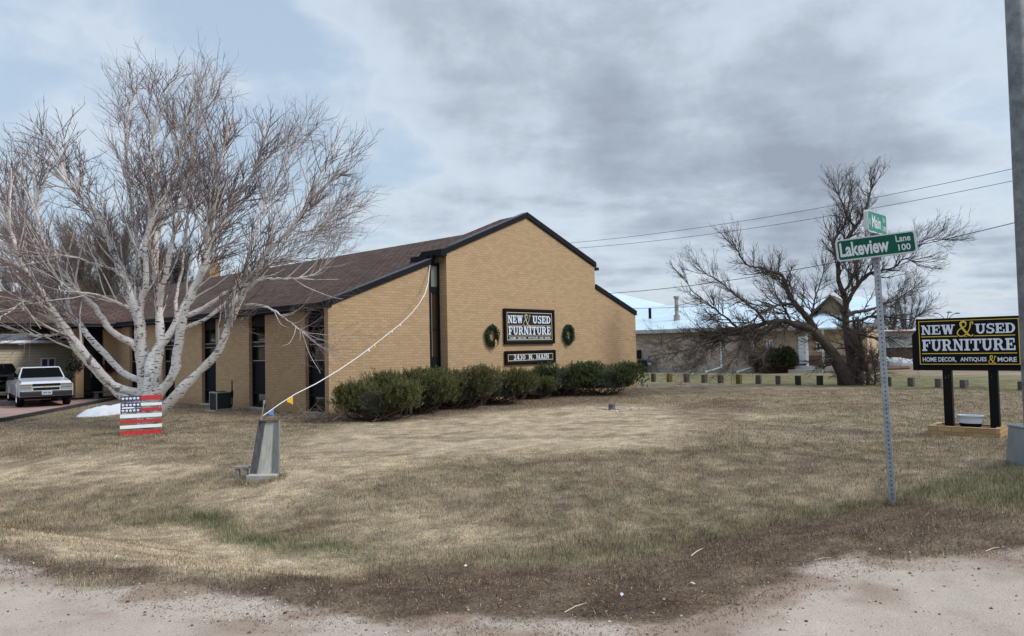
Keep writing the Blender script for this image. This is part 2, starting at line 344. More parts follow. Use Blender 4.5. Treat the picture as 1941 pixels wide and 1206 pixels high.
LITT = gpw([(480,800),(560,790),(640,805),(760,800),(930,782),(1100,768),(1235,750),(1235,735),(900,745),(620,780)])
GREENF = gpw([(1180,708),(2200,715),(2300,738),(1900,742),(1600,735),(1240,726),(1180,722)])
ROADC = np.array([.43, .372, .322]); DIRTC = np.array([.115, .080, .058]); STRC = np.array([.405, .325, .232]); MIDC = np.array([.222, .178, .126]); GRNC = np.array([.105, .125, .055]); OLIV = np.array([.185, .152, .100])
def zones(x, y):
    n = fbm(x*1.3, y*1.3, 5, 21)-.5; m = fbm(x*.45+9, y*.45, 4, 5)-.5
    am = np.clip(y/16, .22, 1.1); px_, py_ = x+n*1.0*am, y+(m*1.2+n*.8)*am
    far = np.maximum(1, y/9)
    w = lambda p, s: polymask(px_, py_, p, s)
    pale = np.maximum.reduce([w(PALE1, .9), w(PALE2, .35), w(PALE3, .7), w(STRAW, .5)*.75])
    grn = np.maximum(w(GREEN1, .22), w(GREEN2, .3)*.75); gf = polymask(px_, py_, GREENF, 1.)
    drt = polymask(x+n*.7, y+n*.7, DIRT, .16); soil = np.maximum(w(SOIL, .4)*.75, polymask(px_, py_, LITT, .5)*.55)
    yr = np.interp(x, RX, RY); road = sm((yr-y+n*.8+.05)/.16+.5)
    speck = sm((fbm(x*4+3, y*2.2, 4, 41)-.5)*4+.5)
    patch = sm((fbm(x*.55+40, y*.55, 4, 77)-.47)*7+.5)
    c = MIDC*(1-patch)[..., None]+OLIV*patch[..., None]
    c = c*(1-.42*pale[..., None]*0)+0
    k = np.clip(.35+.5*(speck-.45), 0, 1)*.5
    c = c*(1-k)[..., None]+STRC*k[..., None]
    mixin = lambda c, C, q: c*(1-q)[..., None]+C*q[..., None]
    c = mixin(c, STRC*1.05, pale*(.62+.3*speck)); c = mixin(c, np.array([.135, .135, .062]), gf*.75); c = mixin(c, GRNC, grn*(.5+.4*speck))
    c = mixin(c, DIRTC*1.2, soil*(.5+.5*speck)); c = mixin(c, DIRTC*(.9), drt*(.72+.25*(1-speck)))
    # scattered bare, dark scuffs in the lawn
    sc = sm((fbm(x*.8+80, y*1.9+3, 5, 99)-.64)*14)*(1-road)*.5; c = mixin(c, DIRTC*1.3, sc)
    dust = sm((.75-(yr-y)+n*1.6)/.9)*sm((fbm(x*2.2+5, y*3.2, 4, 31)-.42)*6); c = mixin(c, mixin(np.broadcast_to(ROADC, c.shape), DIRTC*2.1, np.clip(dust*.75, 0, 1)), road)
    hf = fbm(x*5.5+2, y*8.5, 4, 61); hf2 = fbm(x*1.9+2, y*3.1, 4, 66); c = c*(1+(1-road)*(1.0*(hf-.5)+.25*(hf2-.5)))[..., None]
    return c, dict(pale=pale, grn=grn, dirt=drt, road=road, soil=soil)
def axis(segs):
    out = []
    for a, b, st in segs: out += list(np.arange(a, b, st))
    return np.array(out+[segs[-1][1]])
xs = axis([(-1500, -300, 150), (-300, -60, 20), (-60, -20, 1.5), (-20, -9, .25), (-9, 9, .07), (9, 20, .22), (20, 60, 1.5), (60, 300, 20), (300, 1500, 150)])
ys = axis([(-60, 0, 4), (0, 3, .3), (3, 12, .055), (12, 26, .12), (26, 50, .5), (50, 120, 5), (120, 400, 30), (400, 2500, 200)])
X, Y = np.meshgrid(xs, ys); Z = height(X, Y); colz, zz = zones(X.ravel(), Y.ravel())
nx, ny = len(xs), len(ys); I = np.arange(nx*ny).reshape(ny, nx)
Q = np.stack([I[:-1, :-1], I[:-1, 1:], I[1:, 1:], I[1:, :-1]], -1).reshape(-1, 4)
def groundmat():
    m = bpy.data.materials.new('ground'); m.use_nodes = True; t = NT(m.node_tree); b = t.N['Principled BSDF']
    a = t.n('ShaderNodeAttribute'); a.attribute_name = 'col'; o = t.n('ShaderNodeTexCoord').outputs['Object']
    rd = t.n('ShaderNodeAttribute'); rd.attribute_name = 'road'
    st = t.n('ShaderNodeMapping', Vector=o, Scale=(1, 1.6, 1)).outputs[0]
    n = t.n('ShaderNodeTexNoise', Vector=st, Scale=34., Detail=8., Roughness=.8).outputs[0]
    n2 = t.n('ShaderNodeTexNoise', Vector=st, Scale=5., Detail=7., Roughness=.7).outputs[0]
    n3 = t.n('ShaderNodeTexNoise', Vector=o, Scale=90., Detail=3., Roughness=.7).outputs[0]
    g = t.mix(1., a.outputs[0], t.ramp(n, [(.34, (.30, .28, .25)), (.5, (.95, .95, .95)), (.64, (1.7, 1.65, 1.55))]), 'MULTIPLY')
    g = t.mix(1., g, t.ramp(n2, [(.3, (.8, .8, .8)), (.7, (1.15, 1.15, 1.15))]), 'MULTIPLY')
    r = t.mix(1., a.outputs[0], t.ramp(n3, [(.3, (.72, .71, .70)), (.5, (1, 1, 1)), (.72, (1.2, 1.2, 1.2))]), 'MULTIPLY')
    n4 = t.n('ShaderNodeTexNoise', Vector=o, Scale=1.3, Detail=8., Roughness=.65).outputs[0]
    r = t.mix(1., r, t.ramp(n4, [(.3, (.70, .66, .65)), (.46, (.95, .93, .92)), (.7, (1.12, 1.11, 1.08))]), 'MULTIPLY')
    vo = t.n('ShaderNodeTexVoronoi', Vector=o, Scale=14.).outputs['Distance']
    vc = t.n('ShaderNodeTexNoise', Vector=o, Scale=3., Detail=2.).outputs[0]
    r = t.mix(t.math('MULTIPLY', t.smooth(vo, .09, .04), t.smooth(vc, .54, .62)), r, (.10, .085, .075))
    t.L.new(t.mix(rd.outputs['Fac'], g, r), b.inputs['Base Color']); b.inputs['Roughness'].default_value = .95; b.inputs['Specular IOR Level'].default_value = .12
    bh = t.mix(rd.outputs['Fac'], n, t.mix(.4, n3, n4))
    bp = t.n('ShaderNodeBump', Height=bh, Strength=.55, Distance=.035); t.L.new(bp.outputs[0], b.inputs['Normal']); return m
ground = struct(npmesh('ground', np.stack([X.ravel(), Y.ravel(), Z.ravel()], -1), Q, groundmat(), col=colz, smooth=True))
ra = ground.data.attributes.new('road', 'FLOAT', 'POINT'); ra.data.foreach_set('value', zz['road'].astype(np.float32))
# ---------------------------------------------------------------- grass, litter, gravel
def blades(name, n, xr, yr, hmin, hmax, wid, flat, filt, seed, jit=.35, colmul=1., lean=.5, fixed=None):
    g = np.random.default_rng(seed)
    x = g.uniform(*xr, n); y = g.uniform(*yr, n)
    vis = np.abs(x) < y*.80+1.5; x, y = x[vis], y[vis]
    c, zq = zones(x, y); keep = filt(x, y, zq, g.random(len(x))); x, y, c = x[keep], y[keep], c[keep]; n = len(x); z = height(x, y)
    h = g.uniform(hmin, hmax, n)*(1+.7*zq['grn'][keep])*(1-.5*zq['pale'][keep])*(.6+.9*fbm(x*3, y*3, 3, 15)); a = g.uniform(0, 2*np.pi, n); b = g.uniform(0, 2*np.pi, n); l = g.uniform(.15, 1, n)*lean
    P0 = np.stack([x, y, z-.004], -1); wv = np.stack([np.cos(a), np.sin(a), 0*a], -1)*(wid*g.uniform(.5, 1.3, n))[:, None]
    dv = np.stack([np.cos(b)*l, np.sin(b)*l, np.ones(n)], -1); dv /= np.linalg.norm(dv, axis=1)[:, None]
    if flat: dv[:, 2] = g.uniform(.02, .22, n); 
    tip = P0+dv*h[:, None]
    mid = P0+dv*(h*.55)[:, None]+np.array([0, 0, 1])*(h*.06)[:, None]
    V = np.stack([P0-wv, P0+wv, mid+wv*.7, tip, mid-wv*.7], 1).reshape(-1, 3)
    base = np.arange(n)[:, None]*5
    T = np.concatenate([base+np.array([[0, 1, 2]]), base+np.array([[0, 2, 4]]), base+np.array([[4, 2, 3]])], 0)
    if fixed is not None: c = np.array(fixed)[g.integers(len(fixed), size=n)]
    br = (1+g.uniform(-jit, jit, n))[:, None]; hue = 1+g.uniform(-.08, .08, (n, 3))
    cc = np.repeat(np.clip(c*br*hue*colmul, .01, .8), 5, 0)
    return npmesh(name, V, T, M['litter'], col=cc, k=3)
G1 = blades('near_grass', 520000, (-8.5, 9), (4.5, 13), .018, .055, .0022, False, lambda x, y, q, r: (q['road'] < .5) & (r < (1-.86*q['dirt'])) & (r < 1.25-(y-5)/14), 1, colmul=1.3, jit=.75)
struct(G1, 'stuff'); tag(G1, 'short dry straw and green grass growing on the near lawn and ditch', 'grass')
G2 = blades('lawn_grass', 330000, (-16, 17), (12, 27), .02, .05, .0045, False, lambda x, y, q, r: (q['road'] < .5) & (r < .9*(1-.6*q['pale'])), 2, colmul=1.3, jit=.7)
struct(G2, 'stuff'); tag(G2, 'short dormant tan grass on the lawn around the shop', 'grass')
G3 = blades('straw_litter', 300000, (-8, 8), (3.9, 9.0), .03, .11, .0024, True, lambda x, y, q, r: (q['dirt'] > .25) & (r < .95) | ((q['road'] < .5) & (r < .10)) | ((q['road'] > .5) & (np.interp(x, RX, RY)-y < .35) & (r < .25)), 3, jit=.35, colmul=1., fixed=[(.38, .29, .19), (.22, .16, .11), (.18, .12, .08), (.13, .09, .065), (.11, .07, .05), (.12, .085, .06), (.09, .06, .045)])
struct(G3, 'stuff'); tag(G3, 'thin dead straw and clippings scattered over the dark dirt verge', 'litter')
def tufts(name, spots, label):
    g = np.random.default_rng(5); V = []; C_ = []
    for (x, y, rad, n) in spots:
        a = g.uniform(0, 6.28, n); r = rad*(.75+.5*g.random(n)); px = x+r*np.cos(a); py = y+r*np.sin(a)*.8; z = height(px, py); P0 = np.stack([px, py, z-.005], -1)
        d = np.stack([g.normal(size=n)*.45, g.normal(size=n)*.45, np.ones(n)], -1); d /= np.linalg.norm(d, axis=1)[:, None]; h = g.uniform(.04, .11, n)[:, None]; q = g.uniform(0, 6.28, n); w_ = np.stack([np.cos(q), np.sin(q), 0*q], -1)*.003
        V.append(np.stack([P0-w_, P0+w_, P0+d*h], 1).reshape(-1, 3)); c = np.array([(.34, .27, .17), (.24, .19, .12), (.12, .13, .055), (.40, .33, .22)])[g.integers(4, size=n)]*g.uniform(.6, 1.2, (n, 1)); C_.append(np.repeat(c, 3, 0))
    V = np.concatenate(V); o = npmesh(name, V, np.arange(len(V)).reshape(-1, 3), M['litter'], col=np.concatenate(C_), k=3); struct(o, 'stuff'); return tag(o, label, 'grass')
def stones(name, n, region, r0, r1, cols, seed, cond):
    g = np.random.default_rng(seed); V = []; Qs = []; C = []; k = 0
    base = np.array([(1,0,0),(0,1,0),(-1,0,0),(0,-1,0),(0,0,1),(0,0,-1)], float); T = np.array([(0,1,4),(1,2,4),(2,3,4),(3,0,4),(1,0,5),(2,1,5),(3,2,5),(0,3,5)])
    x = g.uniform(region[0], region[1], n); y = g.uniform(region[2], region[3], n); ok = cond(x, y, g.random(n)); x, y = x[ok], y[ok]; z = height(x, y)
    for i in range(len(x)):
        r = r0+(r1-r0)*g.random()**3; s = np.array([1, g.uniform(.6, 1), g.uniform(.45, .8)])*r; a = g.uniform(0, 6.28)
        b = (base+g.uniform(-.25, .25, base.shape))*s; b = b@np.array([[math.cos(a), -math.sin(a), 0], [math.sin(a), math.cos(a), 0], [0, 0, 1]])
        V.append(b+np.array([x[i], y[i], z[i]+s[2]*.35])); Qs.append(T+6*k); C.append(np.tile(np.array(cols[g.integers(len(cols))])*g.uniform(.7, 1.2), (6, 1))); k += 1
    return npmesh(name, np.concatenate(V), np.concatenate(Qs), M['litter'], col=np.concatenate(C), k=3)
def edgecond(x, y, r):
    d = np.interp(x, RX, RY)-y; return (d > -.35) & (r < np.exp(-np.abs(d)*1.3)*.9+.05)
GR = stones('gravel', 5200, (-4.5, 4.8, 3.2, 6), .0035, .014, [(.42, .36, .31), (.2, .16, .14), (.55, .5, .45), (.10, .08, .075)], 4, edgecond)
struct(GR, 'stuff'); tag(GR, 'small stones and grit scattered along the gravel road edge', 'gravel')
# pale sticks and bits of paper
def stick(px0, py0, px1, py1, r, label, m=None, name='dry_stick'):
    a = gp(px0, py0); b = gp(px1, py1); a[2] += r; b[2] += r+.006; c = (a+b)/2+np.array([0, 0, .008])
    mb = MB(); mb.tube([a, c, b], [r, r*.9, r*.5], 6); return tag(mb.build(name, m or mat('pale_stick', (.55, .45, .33), .8)), label, 'stick', 'dry sticks on the verge')
stick(1310, 1055, 1332, 1042, .006, 'thick pale dry stick lying on the dark verge right of centre')
stick(1070, 1162, 1112, 1146, .0035, 'forked thin dead twig on the brown litter at bottom centre')
stick(410, 1152, 424, 1137, .003, 'short light stalk at the road edge, bottom left')
stick(475, 1156, 500, 1145, .0025, 'thin straight stalk right of the short light stalk, bottom left')
stick(1868, 1046, 1895, 1040, .0035, 'bent pale twig at the verge edge near the right side of the picture')
stick(1545, 1062, 1578, 1060, .003, 'straight pale stalk lying flat on the dirt below the street sign')
for px, py, lab in ((882, 1075, 'crumpled white paper scrap on the grass verge below the shop'), (1180, 1131, 'small white scrap on the brown litter at bottom centre right'), (1313, 1110, 'flat tan dead leaf on the verge near the road')):
    p = gp(px, py); mb = MB(); g = random.Random(px)
    V = [(p[0]+.018*math.cos(a)*g.uniform(.6, 1.2), p[1]+.018*math.sin(a)*g.uniform(.6, 1.2), p[2]+g.uniform(.004, .022)) for a in [k*math.pi/3 for k in range(6)]]+[(p[0], p[1], p[2]+.025)]
    mb.add(V, [(k, (k+1) % 6, 6) for k in range(6)]); tag(mb.build('leaf' if px == 1313 else 'paper_scrap', mat('leaf_tan', (.5, .38, .25)) if px == 1313 else M['white']), lab, 'litter')
# ---------------------------------------------------------------- text
def textmesh(s, bold=0., res=3):
    c = bpy.data.curves.new('txt', 'FONT'); c.body = s; c.offset = bold; c.resolution_u = res; c.size = 1.
    o = bpy.data.objects.new('txt', c); COL.objects.link(o); dg = bpy.context.evaluated_depsgraph_get(); dg.update()
    me = o.evaluated_get(dg).to_mesh(); V = np.array([v.co[:2] for v in me.vertices]); Fc = [tuple(p.vertices) for p in me.polygons]
    o.evaluated_get(dg).to_mesh_clear(); bpy.data.objects.remove(o); bpy.data.curves.remove(c)
    return V, Fc
def add_text(mb, s, x0, z0, x1, z1, y, bold=0., mi=0, shear=0.):
    V, Fc = textmesh(s, bold); lo, hi = V.min(0), V.max(0); U_ = (V-lo)/(hi-lo)
    mb.add([(x0+u*(x1-x0), y, z0+v*(z1-z0)) for u, v in U_], Fc, mi)
def arc(cx, cy, rx, ry, a0, a1, tx, ty, n=10):
    out = []
    for k in range(n):
        a, b = [math.radians(a0+(a1-a0)*j/n) for j in (k, k+1)]
        out.append([(cx+rx*math.cos(a), cy+ry*math.sin(a)), (cx+rx*math.cos(b), cy+ry*math.sin(b)), (cx+(rx-tx)*math.cos(b), cy+(ry-ty)*math.sin(b)), (cx+(rx-tx)*math.cos(a), cy+(ry-ty)*math.sin(a))])
    return out
def rc(a, b, c, d): return [[(a, b), (c, b), (c, d), (a, d)]]
def sg(x0, y0, x1, y1, th): return [[(x0-th/2, y0), (x0+th/2, y0), (x1+th/2, y1), (x1-th/2, y1)]]
GL = {
 'N': (1.02, rc(.10,.0,.26,.95)+rc(0,0,.40,.12)+rc(0,.88,.3,1)+sg(.2,1,.82,0,.26)+rc(.74,.05,.90,.95)+rc(.60,.88,1.02,1)),
 'E': (.90, rc(.10,.1,.36,.9)+rc(0,.86,.84,1)+rc(.72,.64,.84,.87)+rc(.3,.43,.62,.57)+rc(.52,.33,.62,.67)+rc(0,0,.90,.14)+rc(.77,.13,.90,.38)),
 'W': (1.42, sg(.24,1,.48,0,.27)+sg(.72,1,.48,0,.16)+sg(.72,1,.98,0,.27)+sg(1.20,1,.98,0,.15)+rc(0,.88,.48,1)+rc(.56,.88,.9,1)+rc(1.04,.88,1.42,1)),
 'U': (1.04, rc(.12,.32,.38,.95)+rc(.74,.32,.92,.95)+arc(.52,.34,.40,.36,180,360,.24,.16)+rc(0,.88,.5,1)+rc(.6,.88,1.04,1)),
 'S': (.84, arc(.43,.73,.38,.29,30,270,.23,.15)+arc(.41,.28,.40,.30,-150,90,.23,.15)+rc(.68,.66,.79,1)+rc(.03,0,.14,.34)),
 'D': (.98, rc(.10,.1,.36,.9)+rc(0,.87,.5,1)+rc(0,0,.5,.13)+arc(.46,.5,.50,.5,-90,90,.26,.13)),
 'F': (.86, rc(.10,.1,.36,.9)+rc(0,.86,.84,1)+rc(.72,.62,.84,.87)+rc(.3,.42,.60,.56)+rc(.50,.32,.60,.66)+rc(0,0,.5,.13)),
 'R': (1.06, rc(.10,.1,.36,.9)+rc(0,.87,.52,1)+rc(0,0,.48,.13)+rc(.3,.44,.56,.56)+arc(.50,.72,.38,.28,-90,90,.25,.13)+sg(.58,.52,.80,.06,.24)+rc(.74,0,1.06,.12)),
 'I': (.56, rc(.15,.1,.41,.9)+rc(0,.87,.56,1)+rc(0,0,.56,.13)),
 'T': (.98, rc(0,.86,.98,1)+rc(0,.6,.12,.87)+rc(.86,.6,.98,.87)+rc(.36,.1,.62,.87)+rc(.2,0,.78,.13)),
 'M': (1.28, rc(.12,.1,.26,.9)+rc(0,0,.38,.12)+rc(0,.88,.3,1)+sg(.24,1,.64,.08,.22)+sg(1.0,1,.64,.08,.14)+rc(.92,.1,1.16,.95)+rc(.80,0,1.28,.12)+rc(.95,.88,1.28,1)),
 'A': (1.04, sg(.50,1,.16,.05,.14)+sg(.52,1,.84,.05,.26)+rc(.28,.28,.74,.40)+rc(0,0,.36,.12)+rc(.60,0,1.04,.12)),
 '2': (.72, arc(.36,.70,.34,.30,-10,170,.2,.14)+sg(.58,.66,.16,.1,.22)+rc(.04,0,.70,.15)+rc(.58,.1,.70,.28)),
 '4': (.80, sg(.46,1,.1,.34,.15)+rc(0,.24,.80,.37)+rc(.42,.1,.64,1)+rc(.3,0,.76,.11)),
 '3': (.72, arc(.34,.74,.32,.26,-90,160,.2,.13)+arc(.34,.27,.36,.27,-160,90,.21,.13)),
 '0': (.76, arc(.38,.5,.38,.5,0,360,.2,.13,20)),
 '.': (.26, rc(.02,0,.24,.2)), ' ': (.4, [])}
def slab(mb, s, x0, z0, x1, z1, y, mi=0, gap=.07):
    tot = sum(GL[c][0]+gap for c in s)-gap; k = (x1-x0)/tot; h = z1-z0; x = x0; d = 0
    for c in s:
        wd, polys = GL[c]
        for j, pl in enumerate(polys):
            d = (d+1) % 23; mb.add([(x+u*k, y-d*.00006, z0+v*h) for u, v in pl], [(0, 1, 2, 3)], mi)
        x += (wd+gap)*k
def amp(mb, x0, z0, x1, z1, y, th, mi=0):
    pts = [(1.0,.80),(1.02,.92),(.90,.95),(.86,.82),(.84,.60),(.70,.30),(.45,.04),(.18,.0),(.02,.2),(.12,.42),(.36,.56),(.56,.70),(.58,.90),(.42,1.0),(.26,.90),(.28,.70),(.48,.38),(.72,.08),(.92,.0),(1.02,.12)]
    P_ = []
    for i in range(len(pts)-1):
        p0, p1, p2, p3 = [np.array(pts[max(0, min(len(pts)-1, i+k))]) for k in (-1, 0, 1, 2)]
        for tt in (0, .25, .5, .75): P_.append(.5*((2*p1)+(-p0+p2)*tt+(2*p0-5*p1+4*p2-p3)*tt*tt+(-p0+3*p1-3*p2+p3)*tt**3))
    P_ = np.array(P_); P_ = np.stack([x0+P_[:, 0]*(x1-x0), z0+P_[:, 1]*(z1-z0)], -1); n = len(P_)
    for i in range(n-1):
        d = P_[i+1]-P_[i]; d /= np.linalg.norm(d)+1e-9; nn = np.array([-d[1], d[0]]); f = i/n; w_ = th*(1.5 if .62 < f < .9 else .8)/2
        e = d*w_*.3; a = P_[i]-e; b = P_[i+1]+e
        mb.add([(a[0]+nn[0]*w_, y-(i % 9)*.00012, a[1]+nn[1]*w_), (a[0]-nn[0]*w_, y-(i % 9)*.00012, a[1]-nn[1]*w_), (b[0]-nn[0]*w_, y-(i % 9)*.00012, b[1]-nn[1]*w_), (b[0]+nn[0]*w_, y-(i % 9)*.00012, b[1]+nn[1]*w_)], [(0, 1, 2, 3)], mi)
# ---------------------------------------------------------------- furniture store
A0 = atz(624, 790, 0.); BR_ = R_(47.6)
U = np.array([math.cos(BR_), math.sin(BR_), 0]); V_ = np.array([-math.sin(BR_), math.cos(BR_), 0])
def W(u, v, z=0.): return A0*np.array([1, 1, 0])+U*u+V_*v+np.array([0, 0, z])
def loc(p): q = np.asarray(p)-A0; return float(q@U), float(q@V_), float(p[2])
shop = empty('furniture_store', W(0, 0), BR_, 'long tan brick shop with brown shingle roof and tall gable', 'building')
m = MB()   # gable walls
m.prism([(0, -.3), (3.68, -.3), (3.68, 4.43), (0, 3.02)], 0., .19)
m.prism([(4.16, -.3), (12.06, -.3), (12.06, 4.87), (8.03, 6.36), (4.16, 4.79)], -.3, -.02)
m.prism([(12.062, -.3), (14.88, -.3), (14.88, 3.03), (12.062, 4.03)], -.302, -.02)
m.box(14.60, -.02, -.3, 14.88, 30, 3.0)
piers = [(1.56, 3.85), (4.86, 7.14), (8.20, 10.42), (11.50, 13.75), (14.75, 16.21)]
for a, b in piers: m.box(.25, a, -.3, .55, b, 3.05)
m.box(-.23, 16.2, -.3, .252, 16.6, 3.0); m.box(-1.3, 16.2, -.3, -1.0, 16.6, 3.0)
m.box(.25, 29.8, -.3, 14.6, 30.1, 3.05)
m.box(4.16, -.02, -.3, 4.3, .3, 4.78)
m.build('wall', M['brick'], shop)
def window(y0, y1):
    f = MB(); X0, X1 = .36, .52
    f.box(X0, y0, .06, X1, y0+.05, 3.0); f.box(X0, y1-.07, .06, X1, y1, 3.0)
    for a, b in ((2.62, 3.0), (2.0, 2.12), (.06, .15), (.48, .56), (1.44, 1.53)): f.box(X0+.003, y0+.05, a, X1, y1-.07, b)
    for zq in (2.13, 1.995, 1.535): f.box(X0-.012, y0+.06, zq-.012, X0+.006, y1-.08, zq+.012, 1)
    fr = f.build('window', [M['black_metal'], M['alu']], shop)
    for a, b in ((2.12, 2.62), (1.53, 2.0), (.15, .48)):
        g = MB(); g.box(.42, y0+.05, a, .45, y1-.07, b); g.build('pane', M['glass'], fr)
    p = MB(); p.box(.40, y0+.05, .56, .46, y1-.07, 1.44); p.build('panel', M['navy_panel'], fr)
    s = MB(); s.box(.20, y0+.003, -.05, .52, y1-.003, .06); s.build('sill', M['concrete'], fr)
for y0, y1 in ((.19, 1.56), (3.85, 4.86), (7.14, 8.20), (10.42, 11.50), (13.75, 14.75)): window(y0, y1)
# tall window strip between the low and tall gables
f = MB(); f.box(3.68, .03, -.2, 3.80, .25, 4.55); f.box(4.10, .03, -.2, 4.16, .25, 4.75); f.box(3.80, .05, -.2, 4.10, .2, 1.55)
f.box(3.80, .04, 3.55, 4.10, .2, 3.75); f.box(3.80, .05, 2.40, 4.10, .2, 2.44); f.box(3.8, .05, 4.42, 4.10, .2, 4.75); f.box(3.80, .035, 1.55, 3.82, .05, 3.55, 1)
fr = f.build('window', [M['black_metal'], M['alu']], shop)
M['blind'] = mat('pale_blind', (.17, .18, .175), .5)
M['tan_blind'] = mat('tan_blind', (.035, .022, .013), .25)
g = MB(); g.box(3.8, .08, 3.75, 4.1, .12, 4.42); g.build('pane', M['blind'], fr)
g = MB(); g.box(3.8, .08, 1.55, 4.1, .12, 2.40); g.build('pane', M['tan_blind'], fr)
g = MB(); g.box(3.8, .08, 2.44, 4.1, .12, 3.55); g.build('pane', M['tan_blind'], fr)
# roofs
EZ = 3.16; RZ = 6.12; RXX = 7.9
def mz(x): return EZ+(RZ-EZ)*(x+.02)/(RXX+.02)
m = MB()
m.prism([(-.02, EZ), (RXX, RZ), (RXX, RZ-.12), (-.02, EZ-.05)], -.02, 29.2, mi=0)
m.prism([(RXX, RZ), (12.0, 4.25), (12.0, 4.1), (RXX, RZ-.12)], .02, 29.2)
m.prism([(12.0, 4.25), (14.95, 3.12), (14.95, 3.02), (12.0, 4.12)], -.28, 29.2)
m.add([(-.02, 29.2, EZ), (RXX, 29.2, RZ), (14.95, 29.2, 3.12), (7.5, 31.5, 3.1), (-.02, 31.4, EZ)], [(0, 1, 4), (1, 3, 4), (1, 2, 3)])
m.build('roof', M['shingle_x'], shop)
m = MB()  # raised roof over the tall gable
UZ = lambda x: 4.93+(6.50-4.93)*(x-4.05)/(8.03-4.05)
m.hexa([(3.96, -.33, 4.80), (3.96, .63, 4.78), (8.03, 1.0, 6.36), (8.03, -.33, 6.40)], [(3.96, -.33, 4.93), (3.96, .63, 4.92), (8.03, 1.0, 6.47), (8.03, -.33, 6.51)])
m.hexa([(8.035, -.33, 6.40), (8.035, 1.0, 6.36), (12.16, .63, 4.88), (12.16, -.33, 4.90)], [(8.035, -.33, 6.51), (8.035, 1.0, 6.47), (12.16, .63, 5.0), (12.16, -.33, 5.02)])
m.add([(3.96, .632, 4.92), (8.03, 1.002, 6.47), (8.0, 2.4, 6.13), (4.3, 1.3, 4.74)], [(0, 1, 2, 3)])
m.add([(12.16, .632, 5.0), (8.03, 1.002, 6.47), (8.0, 2.4, 6.13), (11.8, 1.3, 4.33)], [(0, 1, 2, 3)])
m.add([(3.965, -.3, 4.84), (3.965, .6, 4.84), (3.965, .6, 4.5), (3.965, -.3, 4.5)], [(0, 1, 2, 3)])
m.build('roof', M['shingle_x'], shop)
m = MB()  # rake and eave trim
def rake(x0, z0, x1, z1, y, th=.14, d=.05):   # z = underside line
    m.hexa([(x0, y-d, z0), (x1, y-d, z1), (x1, y, z1), (x0, y, z0)], [(x0, y-d, z0+th), (x1, y-d, z1+th), (x1, y, z1+th), (x0, y, z0+th)])
rake(-.03, 3.03, 3.75, 4.44, -.003, .17); rake(4.0, 4.74, 8.03, 6.37, -.303, .17, .06); rake(8.035, 6.37, 12.10, 4.875, -.303, .17, .06); rake(12.075, 4.03, 14.93, 3.03, -.305, .15)
m.box(3.9, -.36, 4.70, 4.14, .62, 4.90); m.box(3.80, -.02, 4.56, 4.18, 1.02, 4.76); m.box(12.08, -.34, 4.76, 12.3, .5, 4.87)
m.box(-.06, -.05, 3.0, .09, 15.35, 3.155); m.box(-.12, -.05, 2.99, -.06, .1, 3.18)
m.box(-14, 15.36, 2.99, -.06, 15.5, 3.10); 
m.build('fascia', M['black_metal'], shop)
m = MB()
def flash(x0, z0, x1, z1, y0, y1): m.hexa([(x0, y0, z0), (x1, y0, z1), (x1, y1, z1), (x0, y1, z0)], [(x0, y0, z0+.02), (x1, y0, z1+.02), (x1, y1, z1+.02), (x0, y1, z0+.02)])
flash(-.03, 3.20, 3.75, 4.61, -.06, .16); flash(4.0, 4.915, 8.03, 6.545, -.37, -.12); flash(8.035, 6.545, 12.1, 5.05, -.37, -.12); flash(12.08, 4.185, 14.95, 3.185, -.36, -.1)
m.box(-.075, .1, 3.0, -.062, 15.36, 3.02); m.box(-14, 15.345, 2.995, -.075, 15.358, 3.015)
m.build('flashing', M['flash'], shop)
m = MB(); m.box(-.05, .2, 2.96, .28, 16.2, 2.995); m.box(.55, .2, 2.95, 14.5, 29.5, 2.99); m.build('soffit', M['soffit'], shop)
m = MB()  # wing roof
m.add([(-14, 15.36, 3.11), (-.02, 15.36, 3.11), (4.3, 19.9, 4.64), (-14, 19.9, 4.64)], [(0, 1, 2, 3)])
m.add([(-14, 23.8, 3.05), (.5, 23.8, 3.05), (4.3, 19.9, 4.64), (-14, 19.9, 4.64)], [(3, 2, 1, 0)])
m.add([(-14, 15.36, 3.11), (-14, 19.9, 4.64), (-14, 23.8, 3.05)], [(0, 1, 2)])
m.build('roof', M['shingle_y'], shop)
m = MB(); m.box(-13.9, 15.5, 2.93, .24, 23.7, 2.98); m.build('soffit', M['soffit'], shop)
# entrance
m = MB(); m.box(-1.0, 16.35, 0, -.23, 16.42, 2.93); m.box(-.66, 16.32, 0, -.60, 16.35, 2.93)
en = m.build('door', M['black_metal'], shop)
g = MB(); g.box(-.95, 16.31, .15, -.68, 16.345, 2.05); g.box(-.58, 16.31, .15, -.28, 16.345, 2.05); g.build('pane', M['glass'], en)
g = MB(); g.box(-.55, 16.27, 1.0, -.38, 16.305, 1.45); g.build('notice', mat('grey_green_notice', (.10, .15, .15), .6), en)
g = MB(); g.tube([(-.70, 16.27, .9), (-.70, 16.27, 1.3)], .012, 6); g.build('handle', M['alu'], en)
m = MB(); m.box(-2.6, 15.75, -.1, .25, 16.19, .1); m.build('step', M['black_metal'], shop)
# chimney
ch = MB(); ch.box(7.55, 23.0, 5.7, 8.2, 23.65, 6.95); cho = ch.build('chimney', M['stone'], shop, bevel=.03)
g = MB(); g.lathe([(.11, 0), (.11, .32), (.085, .32), (.085, .1)], (7.85, 23.3, 6.95), 12); g.build('flue', M['flue_red'], cho)
